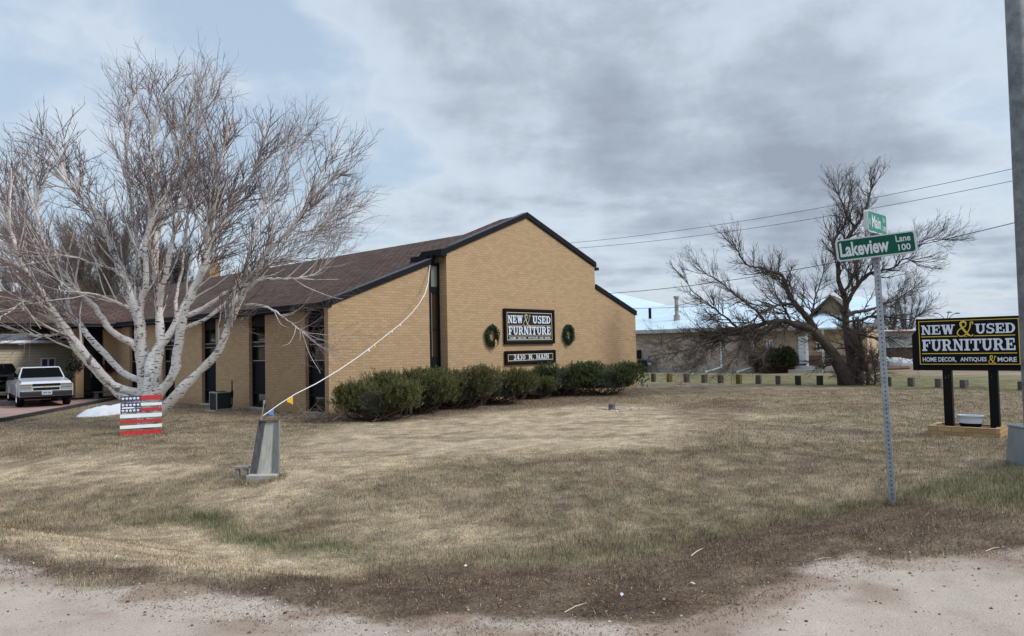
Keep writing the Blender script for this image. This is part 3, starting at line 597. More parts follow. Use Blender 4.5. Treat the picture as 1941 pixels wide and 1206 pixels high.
# ---- signs and wreaths on the gable
def frame(mb, x0, z0, x1, z1, y0, y1, w_, mi=0):
    mb.box(x0, y0, z0, x1, y1, z0+w_, mi); mb.box(x0, y0, z1-w_, x1, y1, z1, mi); mb.box(x0, y0, z0+w_, x0+w_, y1, z1-w_, mi); mb.box(x1-w_, y0, z0+w_, x1, y1, z1-w_, mi)
def outline(mb, x0, z0, x1, z1, y, w_, mi=0):
    for a in ((x0, z0, x1, z0+w_), (x0, z1-w_, x1, z1), (x0, z0+w_, x0+w_, z1-w_), (x1-w_, z0+w_, x1, z1-w_)): mb.add([(a[0], y, a[1]), (a[2], y, a[1]), (a[2], y, a[3]), (a[0], y, a[3])], [(0, 1, 2, 3)], mi)
sg1 = empty('wall_sign', W(6.71, -.3, 1.9), BR_, 'large dark framed sign on brick gable reading NEW & USED FURNITURE', 'sign'); sw, sh = 2.68, 1.22
m = MB(); frame(m, 0, 0, sw, sh, -.10, -.01, .09); m.build('frame', M['sign_black'], sg1, bevel=.015)
m = MB(); m.box(.08, -.06, .08, sw-.08, -.015, sh-.08); m.build('board', M['sign_slate'], sg1)
m = MB(); outline(m, .135, .135, sw-.135, sh-.125, -.066, .02); m.box(.2, -.066, .640, 1.0, -.0605, .652); m.box(1.28, -.066, .640, sw-.21, -.0605, .652); m.box(.2, -.066, .27, sw-.21, -.0605, .284)
amp(m, .98, .62, 1.34, 1.02, -.067, .022); m.build('border_lines', M['cream_letters'], sg1)
def word(f, s_, x0, z0, x1, z1, y, par, **kw): m = MB(); f(m, s_, x0, z0, x1, z1, y, **kw); return m.build('lettering', M['white_letters'], par)
word(slab, 'NEW', .19, .72, .96, .99, -.066, sg1); word(slab, 'USED', 1.47, .72, sw-.21, .99, -.066, sg1); word(slab, 'FURNITURE', .21, .32, sw-.21, .61, -.066, sg1)
for s_, a_, b_ in (('HOME', .0, .15), ('DECOR,', .19, .40), ('ANTIQUES', .435, .69), ('AND', .72, .825), ('MORE', .86, 1.)): word(add_text, s_, .26+a_*(sw-.51), .165-(.012 if ',' in s_ else 0), .26+b_*(sw-.51), .245, -.066, sg1, bold=.012)
sg2 = empty('address_sign', W(6.73, -.3, 1.2), BR_, 'narrow dark framed sign reading 2430 N. MAIN under the larger wall sign', 'sign'); sh = .47
m = MB(); frame(m, 0, 0, sw, sh, -.10, -.01, .09); m.build('frame', M['sign_black'], sg2, bevel=.015)
m = MB(); m.box(.08, -.06, .08, sw-.08, -.015, sh-.08); m.build('board', M['sign_slate'], sg2)
m = MB(); outline(m, .135, .12, sw-.135, sh-.12, -.066, .02); m.build('border_lines', M['cream_letters'], sg2)
word(slab, '2430', .42, .155, 1.02, .325, -.066, sg2); word(slab, 'N.', 1.2, .155, 1.46, .325, -.066, sg2); word(slab, 'MAIN', 1.60, .155, 2.32, .325, -.066, sg2)
def leafcloud(centres, size, colr, g, up=.3, k=1):
    """small pointed leaves: centres (n,3)"""
    n = len(centres); d = g.normal(size=(n, 3)); d[:, 2] += up; d /= np.linalg.norm(d, axis=1)[:, None]
    a = np.cross(d, g.normal(size=(n, 3))); a /= np.linalg.norm(a, axis=1)[:, None]+1e-9; s = (size*g.uniform(.6, 1.4, n))[:, None]
    V = np.stack([centres-d*s*.3-a*s*.0, centres+a*s*.22, centres+d*s, centres-a*s*.22], 1).reshape(-1, 3)
    Qf = np.arange(n*4).reshape(n, 4); return V, Qf, np.repeat(colr, 4, 0)
def wreath(x, z, label, extras, dk):
    r = empty('wreath', W(x, -.33, z), BR_, label, 'wreath'); g = np.random.default_rng(int(x*10)); n = 2600
    a = g.uniform(0, 2*np.pi, n); b = g.uniform(0, 2*np.pi, n); q = .098*np.sqrt(g.random(n))*(1+.2*np.sin(a*5+x)); R = .235
    C_ = np.stack([(R+q*np.cos(b))*np.cos(a), -.06+q*np.sin(b)*.8, (R*1.22+q*np.cos(b))*np.sin(a)], -1)
    col_ = np.array(dk)*g.uniform(.4, 1.7, (n, 1)); V, Qf, cc = leafcloud(C_, .042, col_, g); npmesh('greenery', V, Qf, M['foliage'], r, cc)
    m = MB(); m.tube([(R*math.cos(t_), -.04, R*1.22*math.sin(t_)) for t_ in np.linspace(0, 6.283, 25)], .045, 6); m.build('ring', mat('ring_green', (.012, .02, .01)), r)
    for nm, mt, pts, s in extras:
        if nm == 'bow': m = MB()
        for (ex, ez) in pts:
            if nm != 'bow': m = MB()
            for j in range(4): m.add([(ex+g.uniform(-s, s), -.17, ez+g.uniform(-s, s)), (ex+g.uniform(-s, s), -.19, ez+g.uniform(-s, s)), (ex+g.uniform(-s, s), -.16, ez-g.uniform(0, 2*s))], [(0, 1, 2)])
            if nm != 'bow': m.build(nm, mt, r)
        if nm == 'bow': m.build(nm, mt, r)
wreath(6.10, 2.18, 'dark green wreath with gold bow, left of the wall sign', [('bow', M['gold'], [(.06, -.22), (.03, -.30), (.09, -.35), (.02, -.14)], .05), ('bauble', M['gold'], [(.22, .02), (-.1, .12), (.24, .15)], .02)], (.035, .06, .02))
wreath(10.22, 2.22, 'plain deep green wreath with dark berries, right of the wall sign', [('berry', M['berry'], [(.30, .02), (.05, .08), (.25, -.14)], .03)], (.018, .06, .03))
# ---------------------------------------------------------------- flag string
pts = [(815,503),(813,520),(812,535),(806,556),(795,575),(782,592),(768,606),(756,617),(738,631),(714,650),(680,676),(640,703),(600,727),(560,747),(530,766),(499,788)]
a = aty(815, 503, W(3.72, -.06)[1]); b = aty(499, 788, gp(495, 905)[1]); n = len(pts); L3 = []
for i, (px, py) in enumerate(pts):
    f_ = [0, .005, .012, .03, .07, .115, .16, .20, .26, .34, .46, .58, .70, .82, .91, 1][i]; yy = 1/(1/a[1]*(1-f_)+1/b[1]*f_); L3.append(aty(px, py, yy))
fs = empty('pennant_string', L3[-1], 0, 'white cord with small coloured pennants running from shop window to leaning block', 'bunting'); o_ = L3[-1]
m = MB(); m.tube([p-o_ for p in L3], [.012]*4+[.008]*9+[.0065, .006, .005], 6); m.build('cord', M['white_cloth'], fs)
def at_(px):
    for i in range(n-1):
        if (pts[i][0]-px)*(pts[i+1][0]-px) <= 0 and pts[i][0] != pts[i+1][0]: q = (px-pts[i][0])/(pts[i+1][0]-pts[i][0]); return L3[i]*(1-q)+L3[i+1]*q-o_, L3[i+1]-L3[i]
for px, mt, s in ((555, 'yellow_cloth', 1.2), (518, 'blue_cloth', .9), (712, 'yellow_cloth', .8), (700, 'white_cloth', .7), (744, 'white_cloth', .6), (760, 'white_cloth', .6), (774, 'teal_cloth', .5), (804, 'white_cloth', .6), (812, 'teal_cloth', .5), (690, 'blue_cloth', .4)):
    p, d = at_(px); d = d/np.linalg.norm(d)*.17*s; m = MB()
    m.add([p, p+d, p+d*1.15+np.array([0, .01, -.035*s]), p+d*.6+np.array([0, .02, -.075*s]), p+d*.05+np.array([0, .01, -.12*s])], [(0, 1, 2, 3, 4)]); so_ = m.build('pennant', M[mt], fs)
    sm_ = so_.modifiers.new('s', 'SOLIDIFY'); sm_.thickness = .003
# ---------------------------------------------------------------- leaning weathered block with plinth
pb = gp(497, 906); yb = pb[1]
def bq(px, py, dy=0.): return aty(px, py, yb+dy)-pb
blk = empty('leaning_post_block', pb, 0, 'weathered grey leaning wooden chute standing on a small concrete slab', 'garden feature')
def board(nm, pxs, dy0, dy1, mt, back=.05, top=None):
    lo = [bq(*q, dy=d) for q, d in zip(pxs, (dy0[0], dy0[1], dy1[1], dy1[0]))]   # bl, br, tr, tl
    hi = [p+np.array([0, back, 0]) for p in lo]; m = MB(); m.hexa(lo, hi); return m.build(nm, mt, blk, bevel=.006)
M['wood_block'] = None
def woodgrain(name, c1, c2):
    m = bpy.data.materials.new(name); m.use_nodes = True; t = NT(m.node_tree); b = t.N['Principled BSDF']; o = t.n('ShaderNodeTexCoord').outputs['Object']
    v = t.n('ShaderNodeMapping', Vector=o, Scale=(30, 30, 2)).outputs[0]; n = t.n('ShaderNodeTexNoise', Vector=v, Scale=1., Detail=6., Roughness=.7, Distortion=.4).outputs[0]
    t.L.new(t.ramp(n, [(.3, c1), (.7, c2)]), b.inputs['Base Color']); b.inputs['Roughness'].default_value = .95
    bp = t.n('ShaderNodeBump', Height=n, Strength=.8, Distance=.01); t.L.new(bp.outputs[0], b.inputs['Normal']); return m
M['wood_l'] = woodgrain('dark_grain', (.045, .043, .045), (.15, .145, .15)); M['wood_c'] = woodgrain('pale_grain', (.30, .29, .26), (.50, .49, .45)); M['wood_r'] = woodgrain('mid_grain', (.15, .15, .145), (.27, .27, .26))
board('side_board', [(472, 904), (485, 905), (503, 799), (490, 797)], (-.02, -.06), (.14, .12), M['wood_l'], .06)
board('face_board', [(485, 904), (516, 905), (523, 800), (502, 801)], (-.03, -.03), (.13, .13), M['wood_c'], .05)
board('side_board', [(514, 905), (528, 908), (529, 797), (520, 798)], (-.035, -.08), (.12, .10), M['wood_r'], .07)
m = MB(); m.hexa([bq(490, 799, .1), bq(529, 799, .1), bq(529, 799, .2), bq(490, 799, .2)], [bq(489, 796, .09), bq(530, 796, .09), bq(530, 796, .21), bq(489, 796, .21)]); m.build('cap', M['wood_r'], blk)
m = MB(); p0, p1 = bq(466, 917, -.16), bq(524, 917, -.16); m.box(p0[0], -.17, -.06, p1[0], .12, .065); m.build('concrete_base', M['concrete'], blk, bevel=.01)
m = MB(); q0 = bq(449, 905, .1); m.box(q0[0], .02, -.05, q0[0]+.055, .10, .13); m.box(q0[0]+.14, .02, -.05, q0[0]+.18, .10, .13); m.box(q0[0]-.01, .01, .13, q0[0]+.2, .11, .17); m.build('side_bracket', M['wood_grey'], blk, bevel=.006)
m = MB(); m.tube([bq(495, 799, .15), bq(501, 761, .15)], .010, 6); m.tube([bq(500, 766, .15), bq(501.5, 759, .15)], .016, 6); m.build('rod', M['galv'], blk)
# ---------------------------------------------------------------- air conditioner
pa = gp(418, 776); lu, lv, _ = loc(pa)
pa = gp(418, 779); ac = empty('air_conditioner', pa, BR_, 'grey outdoor air conditioning unit beside the brick side wall', 'air conditioner')
m = MB(); m.box(-.55, -.45, -.02, .55, .45, .05); m.build('pad', M['concrete'], ac)
m = MB(); frame(m, -.38, .06, .38, .72, -.37, -.33, .035)
for sx_ in (-.38, .345):
    for sy_ in (-.33, .33): m.box(sx_, sy_, .06, sx_+.035, sy_+.035, .68)
m.box(-.38, -.37, .68, .38, .37, .73); m.build('casing', M['galv'], ac, bevel=.008)
m = MB(); m.box(-.35, -.34, .05, .35, .33, .685); m.build('fins', M['fins'], ac)
m = MB(); m.lathe([(.28, 0), (.28, .02), (.05, .025), (0, .02)], (0, 0, .725), 20); m.build('fan_grille', M['black_metal'], ac)
m = MB(); m.box(.30, -.55, .5, .36, -.42, .75, 0); m.tube([(.32, -.5, 1.15), (.32, -.5, .2), (.32, -.42, .15), (.3, -.36, .25)], .03, 8); m.build('conduit', M['black_metal'], ac)
ac.scale = (.64, .70, .82)
# ---------------------------------------------------------------- pallet flag
pl = gp(228, 827); pr = gp(307, 823)
th = math.atan2(pr[1]-pl[1], pr[0]-pl[0]); wd = float(np.linalg.norm((pr-pl)[:2]))
pf = empty('pallet_flag', pl, th, 'wooden pallet painted as a red, white and blue striped flag leaning on the birch', 'pallet flag')
pf.rotation_euler = (R_(-9), 0, th); hp = .93; s_ = wd
for xq in (0.0, .49, .97): MB().box(xq*s_*.985, .025, .01, xq*s_*.985+.03*s_, .11, hp).build('stringer', M['wood_grey'], pf)
rows = [(.0, .105, 'red'), (.155, .075, 'white'), (.265, .075, 'red'), (.385, .085, 'white'), (.505, .065, 'red'), (.625, .075, 'white'), (.745, .115, 'top')]
m5 = lambda nm, mt, a, b, z0, z1: MB().box(a*s_, 0, z0, b*s_, .022, z1).build(nm, mt, pf, bevel=.003)
for z0, hh, c in ((.0, .115, 'red'), (.165, .08, 'white'), (.295, .075, 'red'), (.42, .095, 'white')): m5('slat', M[c], -.012, 1.0, z0*.93/1., (z0+hh)*.93)
for z0, hh, c in ((.57, .075, 'red'), (.70, .07, 'white'), (.84, .115, 'red')): m5('slat', M[c], .485, 1.0, z0*.93, (z0+hh)*.93)
for z0, hh in ((.55, .10), (.685, .10), (.835, .115)):
    m5('slat', M['blue'], 0., .482, z0*.93, (z0+hh)*.93)
    for k in range(5):
        cx, cz = (.06+.09*k)*s_, (z0+hh*.5)*.93; P_ = []
        for j in range(10):
            r = (.040 if j % 2 == 0 else .018)*1.0; a_ = math.pi/2+j*math.pi/5; P_.append((cx+r*math.cos(a_), -.004, cz+r*math.sin(a_)))
        MB().add(P_+[(cx, -.004, cz)], [(j, (j+1) % 10, 10) for j in range(10)]).build('star', M['white'], pf)
# ---------------------------------------------------------------- snow patches
def snow(px0, px1, pyf, pyb, h, label, seed):
    a = gp(px0, pyf); b = gp(px1, pyf); c = gp((px0+px1)/2, pyb); cx = (gp(px0, (pyf+pyb)/2)+gp(px1, (pyf+pyb)/2))/2; rx = abs(gp(px1, (pyf+pyb)/2)[0]-gp(px0, (pyf+pyb)/2)[0])/2; ry = abs(c[1]-a[1])/2
    n, k = 64, 16; V = []; Fc = []
    for i in range(k+1):
        for j in range(n):
            an = 2*math.pi*j/n; rr = 1-i/k; e = 1+.35*(float(fbm(np.array([math.cos(an)*1.5+seed]), np.array([math.sin(an)*1.5]), 3, seed)[0])-.5)*2
            x, y = cx[0]+rx*rr*e*math.cos(an), cx[1]+ry*rr*e*math.sin(an)
            hh = h*(1-rr**5)*(.35+float(fbm(np.array([x*2.2]), np.array([y*2.2]), 3, seed+5)[0]))
            V.append((x, y, Hz(x, y)-.02+.02*min(1, i)+hh))
    for i in range(k):
        for j in range(n): Fc.append((i*n+j, i*n+(j+1) % n, (i+1)*n+(j+1) % n, (i+1)*n+j))
    m = MB(); m.add(V, Fc); return tag(m.build('snow_patch', M['snow'], smooth=True), label, 'snow')
snow(186, 258, 790, 772, .24, 'low dirty white snow patch beside the driveway edge, left of the pallet', 3)
# ---------------------------------------------------------------- driveway
dv = gpw([(-500, 822), (0, 800), (120, 777), (207, 759), (235, 752)]); bk = [W(-1.0, 15.7)[:2], W(-4, 24)[:2], W(-18, 24)[:2], W(-30, 10)[:2]]
poly = [tuple(p) for p in dv]+[tuple(p) for p in bk]
def stucco():
    m_ = mat('pink_driveway', (.33, .205, .18), .9, var=.22, vscale=1.2, bump=.3, bscale=25, dirt=(.24, .17, .155)); return m_
m = MB(); m.prism(poly, -.2, .045, 'z'); struct(m.build('driveway', stucco()))
m = MB()
for i in range(len(dv)-1):
    a, b = dv[i], dv[i+1]; d = (b-a)/np.linalg.norm(b-a); nn = np.array([d[1], -d[0]])*.14
    m.hexa([(a[0], a[1], -.1), (b[0], b[1], -.1), (b[0]+nn[0], b[1]+nn[1], -.1), (a[0]+nn[0], a[1]+nn[1], -.1)], [(a[0], a[1], .11), (b[0], b[1], .11), (b[0]+nn[0], b[1]+nn[1], .11), (a[0]+nn[0], a[1]+nn[1], .11)])
struct(m.build('driveway_edging', mat('dark_edging', (.035, .035, .042), .9, var=.3, vscale=4)))
# ---------------------------------------------------------------- pickup trucks
def pickup(label, paint, paint2, plate=True, wg=None):
    r = empty('pickup_truck', (0, 0, 0), 0, label, 'pickup truck'); Wd = .84
    prof = [(-2.40, .38), (-2.40, .84), (-2.30, .92), (-1.25, 1.02), (2.35, 1.00), (2.42, .9), (2.42, .42)]   # (y, z), front at -y
    m = MB(); N_ = len(prof)
    xs_ = [(-Wd, 0), (-Wd+.06, .0)]
    def ring(x, ins): return [(x, y*(1-ins*.012), z+(-.03 if ins and z > .8 else 0)) for y, z in prof]
    secs = [[(-Wd+.0, y, min(z, .80) if z > .8 else z) for y, z in prof], [(-Wd+.09, y, z) for y, z in prof], [(Wd-.09, y, z) for y, z in prof], [(Wd, y, min(z, .80) if z > .8 else z) for y, z in prof]]
    V = [p for s in secs for p in s]; Fc = [tuple(range(N_)), tuple(range(3*N_, 4*N_))[::-1]]
    for i in range(3): Fc += [(i*N_+j, (i+1)*N_+j, (i+1)*N_+(j+1) % N_, i*N_+(j+1) % N_) for j in range(N_)]
    m.add(V, Fc)
    for sx_ in (-1, 1):     # flared arches
        for yc_ in (-1.55, 1.45): m.prism([(yc_+.47*math.cos(a_), .40+.42*math.sin(a_)) for a_ in np.linspace(0, math.pi, 10)], sx_*Wd, sx_*(Wd+.035), 'x')
    body = m.build('body', paint, r, bevel=.06, seg=3)
    cab = MB(); lo = [(-.76, -1.18, 1.0), (.76, -1.18, 1.0), (.76, .62, 1.0), (-.76, .62, 1.0)]; hi = [(-.62, -.80, 1.43), (.62, -.80, 1.43), (.62, .50, 1.43), (-.62, .50, 1.43)]
    cab.hexa(lo, hi); cab.build('cab', paint2, r, bevel=.05)
    g = MB(); g.hexa([(-.69, -1.17, 1.04), (.69, -1.17, 1.04), (.69, -1.10, 1.02), (-.69, -1.10, 1.02)], [(-.58, -.86, 1.395), (.58, -.86, 1.395), (.58, -.80, 1.385), (-.58, -.80, 1.385)])
    g.build('windshield', wg or M['car_glass'], r)
    for sx_ in (-1, 1):
        g = MB(); g.hexa([(sx_*.772, -.95, 1.05), (sx_*.772, .5, 1.05), (sx_*.72, .5, 1.05), (sx_*.72, -.95, 1.05)], [(sx_*.66, -.72, 1.36), (sx_*.66, .42, 1.36), (sx_*.60, .42, 1.36), (sx_*.60, -.72, 1.36)]); g.build('side_window', M['car_glass'], r)
        h = MB(); h.box(sx_*.46, -2.435, .70, sx_*.81, -2.33, .835); h.box(sx_*.46, -2.435, .545, sx_*.81, -2.33, .685); hl = h.build('headlight', M['lamp_lens'], r, bevel=.015)
        h = MB(); h.box(sx_*.47, -2.442, .79, sx_*.79, -2.436, .828); h.build('turn_signal', M['amber'], hl)
        q = MB(); q.box(sx_*.86, -1.0, .97, sx_*1.06, -.88, 1.15); q.tube([(sx_*.74, -.93, 1.02), (sx_*.88, -.95, 1.03)], .02, 6); q.build('mirror', M['rubber'], r, bevel=.02)
        for yc_ in (-1.55, 1.45):
            tw = MB(); pr_ = [(.20, -.10), (.31, -.11), (.335, -.08), (.335, .08), (.31, .11), (.20, .10)]
            tw.lathe(pr_, (0, 0, 0), 24); tw.xf(Matrix.Translation((sx_*.74, yc_, .335)) @ Matrix.Rotation(math.pi/2, 4, 'Y')); wh = tw.build('wheel', M['rubber'], r, smooth=True)
            rm = MB(); rm.lathe([(.20, .10), (.19, .06), (.08, .08), (0, .08)], (0, 0, 0), 16); rm.lathe([(.20, -.10), (.19, -.06), (.08, -.08), (0, -.08)], (0, 0, 0), 16); rm.xf(Matrix.Translation((sx_*.74, yc_, .335)) @ Matrix.Rotation(math.pi/2, 4, 'Y')); rm.build('rim', M['chrome'], wh)
    g = MB(); g.box(-.43, -2.43, .755, .43, -2.36, .84); g.box(-.40, -2.43, .585, .40, -2.36, .70); g.build('grille', M['rubber'], r)
    g = MB(); g.box(-.47, -2.43, .70, .47, -2.35, .742); g.build('grille_bar', paint, r)
    g = MB(); g.box(-.09, -2.437, .705, .09, -2.43, .735); g.box(-.05, -2.440, .695, .05, -2.437, .745); g.build('emblem', mat('gold_emblem', (.5, .42, .2), .4), r)
    g = MB(); g.hexa([(-.80, -2.50, .40), (.80, -2.50, .40), (.84, -2.2, .40), (-.84, -2.2, .40)], [(-.80, -2.50, .575), (.80, -2.50, .575), (.84, -2.2, .575), (-.84, -2.2, .575)]); g.build('bumper', mat('dark_bumper', (.018, .016, .024), .5), r, bevel=.03)
    g = MB(); g.box(-.80, -2.49, .576, .80, -2.38, .60); g.build('bumper_strip', paint, r, bevel=.006)
    g = MB(); g.box(-.8, -2.3, .28, .8, 2.3, .40); g.build('underbody', M['rubber'], r)
    if plate:
        g = MB(); g.box(-.16, -2.515, .44, .16, -2.503, .585); pt = g.build('licence_plate', mat('plate_blue_white', (.42, .50, .58), .5), r)
        g = MB(); add_text(g, '54W 304', -.12, .48, .12, .545, -2.518, .02); g.build('lettering', M['navy_panel'], pt)
    m = MB(); m.tube([(-.62, -1.25, 1.0), (-.60, -1.3, 1.25)], .006, 4); m.build('antenna', M['rubber'], r)
    return r
tr = pickup('silver white pickup truck parked facing out on the pink driveway', M['car_white'], M['car_white'])
p = atz(88, 771, .05); fd = np.array([math.cos(R_(-51)), math.sin(R_(-51)), 0]); tr.location = tuple(p-fd*2.3+np.array([0, 0, 0])); tr.rotation_euler.z = R_(-51)+math.pi/2; tr.scale = (.97, .97, .97)
tr2 = pickup('dark green pickup with grey cab, cut off by the left edge, beside the silver truck', M['car_green'], M['car_grey'], False, glass('sky_tint_glass', (.07, .09, .11), .3))  # windscreen tint: bluish sky reflection put into its base colour
p = atz(-3, 756, .05); fd = np.array([math.cos(R_(-50)), math.sin(R_(-50)), 0]); tr2.location = tuple(p-fd*2.3); tr2.rotation_euler.z = R_(-50)+math.pi/2; tr2.scale = (1.05, 1.05, 1.04)
# low timber beside the dark truck
p = gp(-10, 772); m = MB(); m.box(-1.3, -.12, -.02, .95, .12, .16); tb = m.build('timber_beam', M['wood_dark'], bevel=.02); tb.location = (p[0], p[1], .05); tb.rotation_euler.z = R_(10); tag(tb, 'dark low timber lying on the driveway before the dark green pickup', 'timber')
# ---------------------------------------------------------------- garage with lap siding behind the porch
gv = 26.8
def gq(px, py):
    d = pixdir(px, py); o = W(0, gv); t_ = ((o-CAMP)@V_)/(d@V_); q = CAMP+d*t_-o; return float(q@U), float(q[2])
gr = empty('garage', W(0, gv), BR_, 'cream lap sided low garage behind the shop porch with white window', 'building')
gz = gq(70, 651)[1]; gx_, gz1 = gq(77, 679); gx2_, gz0 = gq(105, 701)
m = MB(); m.box(-18, 0, -.3, 3.2, 2.5, gz+.1); m.build('wall', M['siding'], gr)
m = MB(); m.hexa([(-18.3, -.35, gz+.12), (4.3, -.35, gz+.12), (4.3, 3, gz+1.1), (-18.3, 3, gz+1.1)], [(-18.3, -.35, gz+.18), (4.3, -.35, gz+.18), (4.3, 3, gz+1.2), (-18.3, 3, gz+1.2)]); m.build('roof', M['flash'], gr)
m = MB(); m.box(-18.3, -.42, gz+.0, 4.3, -.3, gz+.14); m.build('gutter', M['white'], gr, bevel=.02)
m = MB(); gmx = (gx_+gx2_)/2; frame(m, gx_, gz0, gx2_, gz1, -.04, .02, .06); m.box(gmx-.04, -.04, gz0+.06, gmx+.04, .02, gz1-.06); wf = m.build('window', M['white'], gr)
g = MB(); g.box(gx_+.06, -.02, gz0+.06, gmx-.04, -.005, gz1-.06); g.box(gmx+.04, -.02, gz0+.06, gx2_-.06, -.005, gz1-.06); g.build('pane', mat('curtain_dark', (.09, .07, .075), .3), wf)
# ---------------------------------------------------------------- porch furniture and hanging plants
def chair(label, p, rz):
    r = empty('patio_chair', p, rz, label, 'chair')
    m = MB(); m.box(-.24, -.24, .40, .24, .24, .43); m.build('seat', mat('mesh_fabric', (.09, .085, .08), .8), r)
    m = MB(); m.hexa([(-.24, .22, .45), (.24, .22, .45), (.24, .25, .45), (-.24, .25, .45)], [(-.24, .38, .98), (.24, .38, .98), (.24, .41, .98), (-.24, .41, .98)]); m.build('backrest', mat('mesh_back', (.10, .095, .09), .8), r)
    for sx_ in (-.26, .26):
        for a_ in ([(sx_, .38, 0), (sx_, .2, .42), (sx_, .40, 1.0)], [(sx_, -.30, 0), (sx_, -.24, .62), (sx_, .28, .64)]):
            m = MB(); m.tube(a_, .016, 6); m.build('leg', M['rubber'], r)
    return r
chair('dark metal patio chair by the brick column at the shop entrance', gp(146, 753)+np.array([0, 0, .02]), R_(200))
c2 = empty('bench', W(-.4, 15.3, .0), BR_, 'low dark bench standing before the shop entrance door', 'bench')
m = MB(); m.box(-.5, -.2, .30, .5, .2, .34); m.build('seat', M['wood_dark'], c2)
for x_ in (-.45, .4):
    m = MB(); m.box(x_, -.18, 0, x_+.05, .18, .30); m.build('leg', M['wood_dark'], c2)
def hang(px, py, yv, rad, col, label, name='hanging_basket'):
    q = aty(px, py, yv); r = empty(name, q, 0, label, 'wreath' if name == 'wreath' else 'plant'); g = np.random.default_rng(px); n = 700
    d = g.normal(size=(n, 3)); d /= np.linalg.norm(d, axis=1)[:, None]; C_ = d*(rad*g.random(n)**.4)[:, None]*np.array([1, .8, 1.1]); C_[:, 2] -= (C_[:, 0]**2)*.5
    V, Qf, cc = leafcloud(C_, .09, np.array(col)*g.uniform(.3, 1.8, (n, 1)), g, -.3); npmesh('foliage', V, Qf, M['foliage'], r, cc)
    if name != 'wreath':
        m = MB(); m.lathe([(.02, -.28), (.12, -.22), (.16, -.1)], (0, 0, 0), 10); m.build('pot', M['rubber'], r)
    return r
hang(142, 690, W(-1.55, 15.9)[1], .36, (.03, .035, .025), 'dark trailing plant hanging at the left brick column of the entrance')
wx = W(.0, 16.1, 0); hang(207, 694, wx[1], .27, (.05, .02, .02), 'dark reddish wreath on the brick wall right of the shop door', 'wreath')
# ---------------------------------------------------------------- neighbouring building
def aline(px, py, d): return aty(px, py, d)
NA = aty(1150, 708, 49.); NB = aty(1428, 706, 44.2)
ang = math.atan2(NB[1]-NA[1], NB[0]-NA[0]); nb_ = empty('metal_hall', (NA[0], NA[1], 0), ang, 'long taupe metal hall with pale blue metal roof behind the shop', 'building')
ex = np.array([math.cos(ang), math.sin(ang), 0]); ey = np.array([-math.sin(ang), math.cos(ang), 0])
def nl(px, py, off=0.):
    d = pixdir(px, py); o = np.array([NA[0], NA[1], 0])+ey*off; t_ = ((o-CAMP)@ey)/(d@ey); q = CAMP+d*t_-np.array([NA[0], NA[1], 0]); return float(q@ex), float(q[2])
xR, zt = nl(1428, 628); _, zb_ = nl(1300, 706); x0_ = -6.
m = MB(); m.box(x0_, 0, -.2, xR, 10, zt); m.build('wall', M['metal_wall'], nb_)
m = MB(); m.box(x0_-.05, -.05, -.3, xR+.02, 0-.002, .28); m.build('foundation', M['concrete'], nb_)
m = MB(); m.box(x0_-.3, -.42, zt+.02, xR+6.5, -.3, zt+.28); m.build('gutter', mat('pale_gutter', (.42, .44, .46), .5), nb_, bevel=.03)
m = MB(); m.box(x0_-.2, -.3, zt+.0, xR, 0, zt+.03); m.build('soffit', M['soffit'], nb_)
rt_ = 7.0; zr = nl(1340, 576, rt_)[1]
m = MB(); m.add([(x0_-.3, -.35, zt+.26), (xR+6.5, -.35, zt+.26), (xR+6.5, rt_, zr), (x0_-.3, rt_, zr), (x0_-.3, 2*rt_, zt+.26), (xR+6.5, 2*rt_, zt+.26)], [(0, 1, 2, 3), (3, 2, 5, 4)])
q1 = nl(1150, 553, 12.); q2 = nl(1262, 579, 12.)
m.add([(q1[0]-6, 12, q1[1]+.2), (q1[0], 12, q1[1]), (q2[0], 12, q2[1]), (q2[0], 4, zr-.6), (q1[0]-6, 4, zr-.6)], [(0, 1, 2, 3, 4)])
ro = m.build('roof', M['metal_roof'], nb_); sld = ro.modifiers.new('s', 'SOLIDIFY'); sld.thickness = .06
for px, py0, py1, dd, r_, mt, nm in ((1232, 596, 584, 2.5, .10, 'rubber', 'vent_pipe'), (1283, 600, 566, 2.2, .13, 'rust', 'stove_pipe')):
    a_ = nl(px, py0, dd); b_ = nl(px-.5, py1, dd); m = MB(); m.tube([(a_[0], dd, a_[1]-.3), (a_[0], dd, b_[1])], r_, 10)
    if nm == 'stove_pipe': m.tube([(a_[0], dd, b_[1]), (a_[0], dd, b_[1]+.15)], r_*1.5, 10); m.tube([(a_[0], dd, a_[1]-.3), (a_[0], dd, a_[1]+.1)], r_*1.7, 10)
    m.build(nm, M[mt], nb_)
for px in (1367, 1428):
    xa = nl(px, 650)[0]; m = MB(); m.box(xa-.07, -.12, .3, xa+.04, -.02, zt); m.hexa([(xa-.07, -.12, .25), (xa+.04, -.12, .25), (xa+.04, -.02, .25), (xa-.07, -.02, .25)], [(xa-.07, -.12, .35), (xa+.04, -.12, .35), (xa+.04, -.02, .35), (xa-.07, -.02, .35)])
    m.tube([(xa, -.08, .3), (xa-.8, -.9, .03)], .06, 6); m.build('downspout', M['white'], nb_)
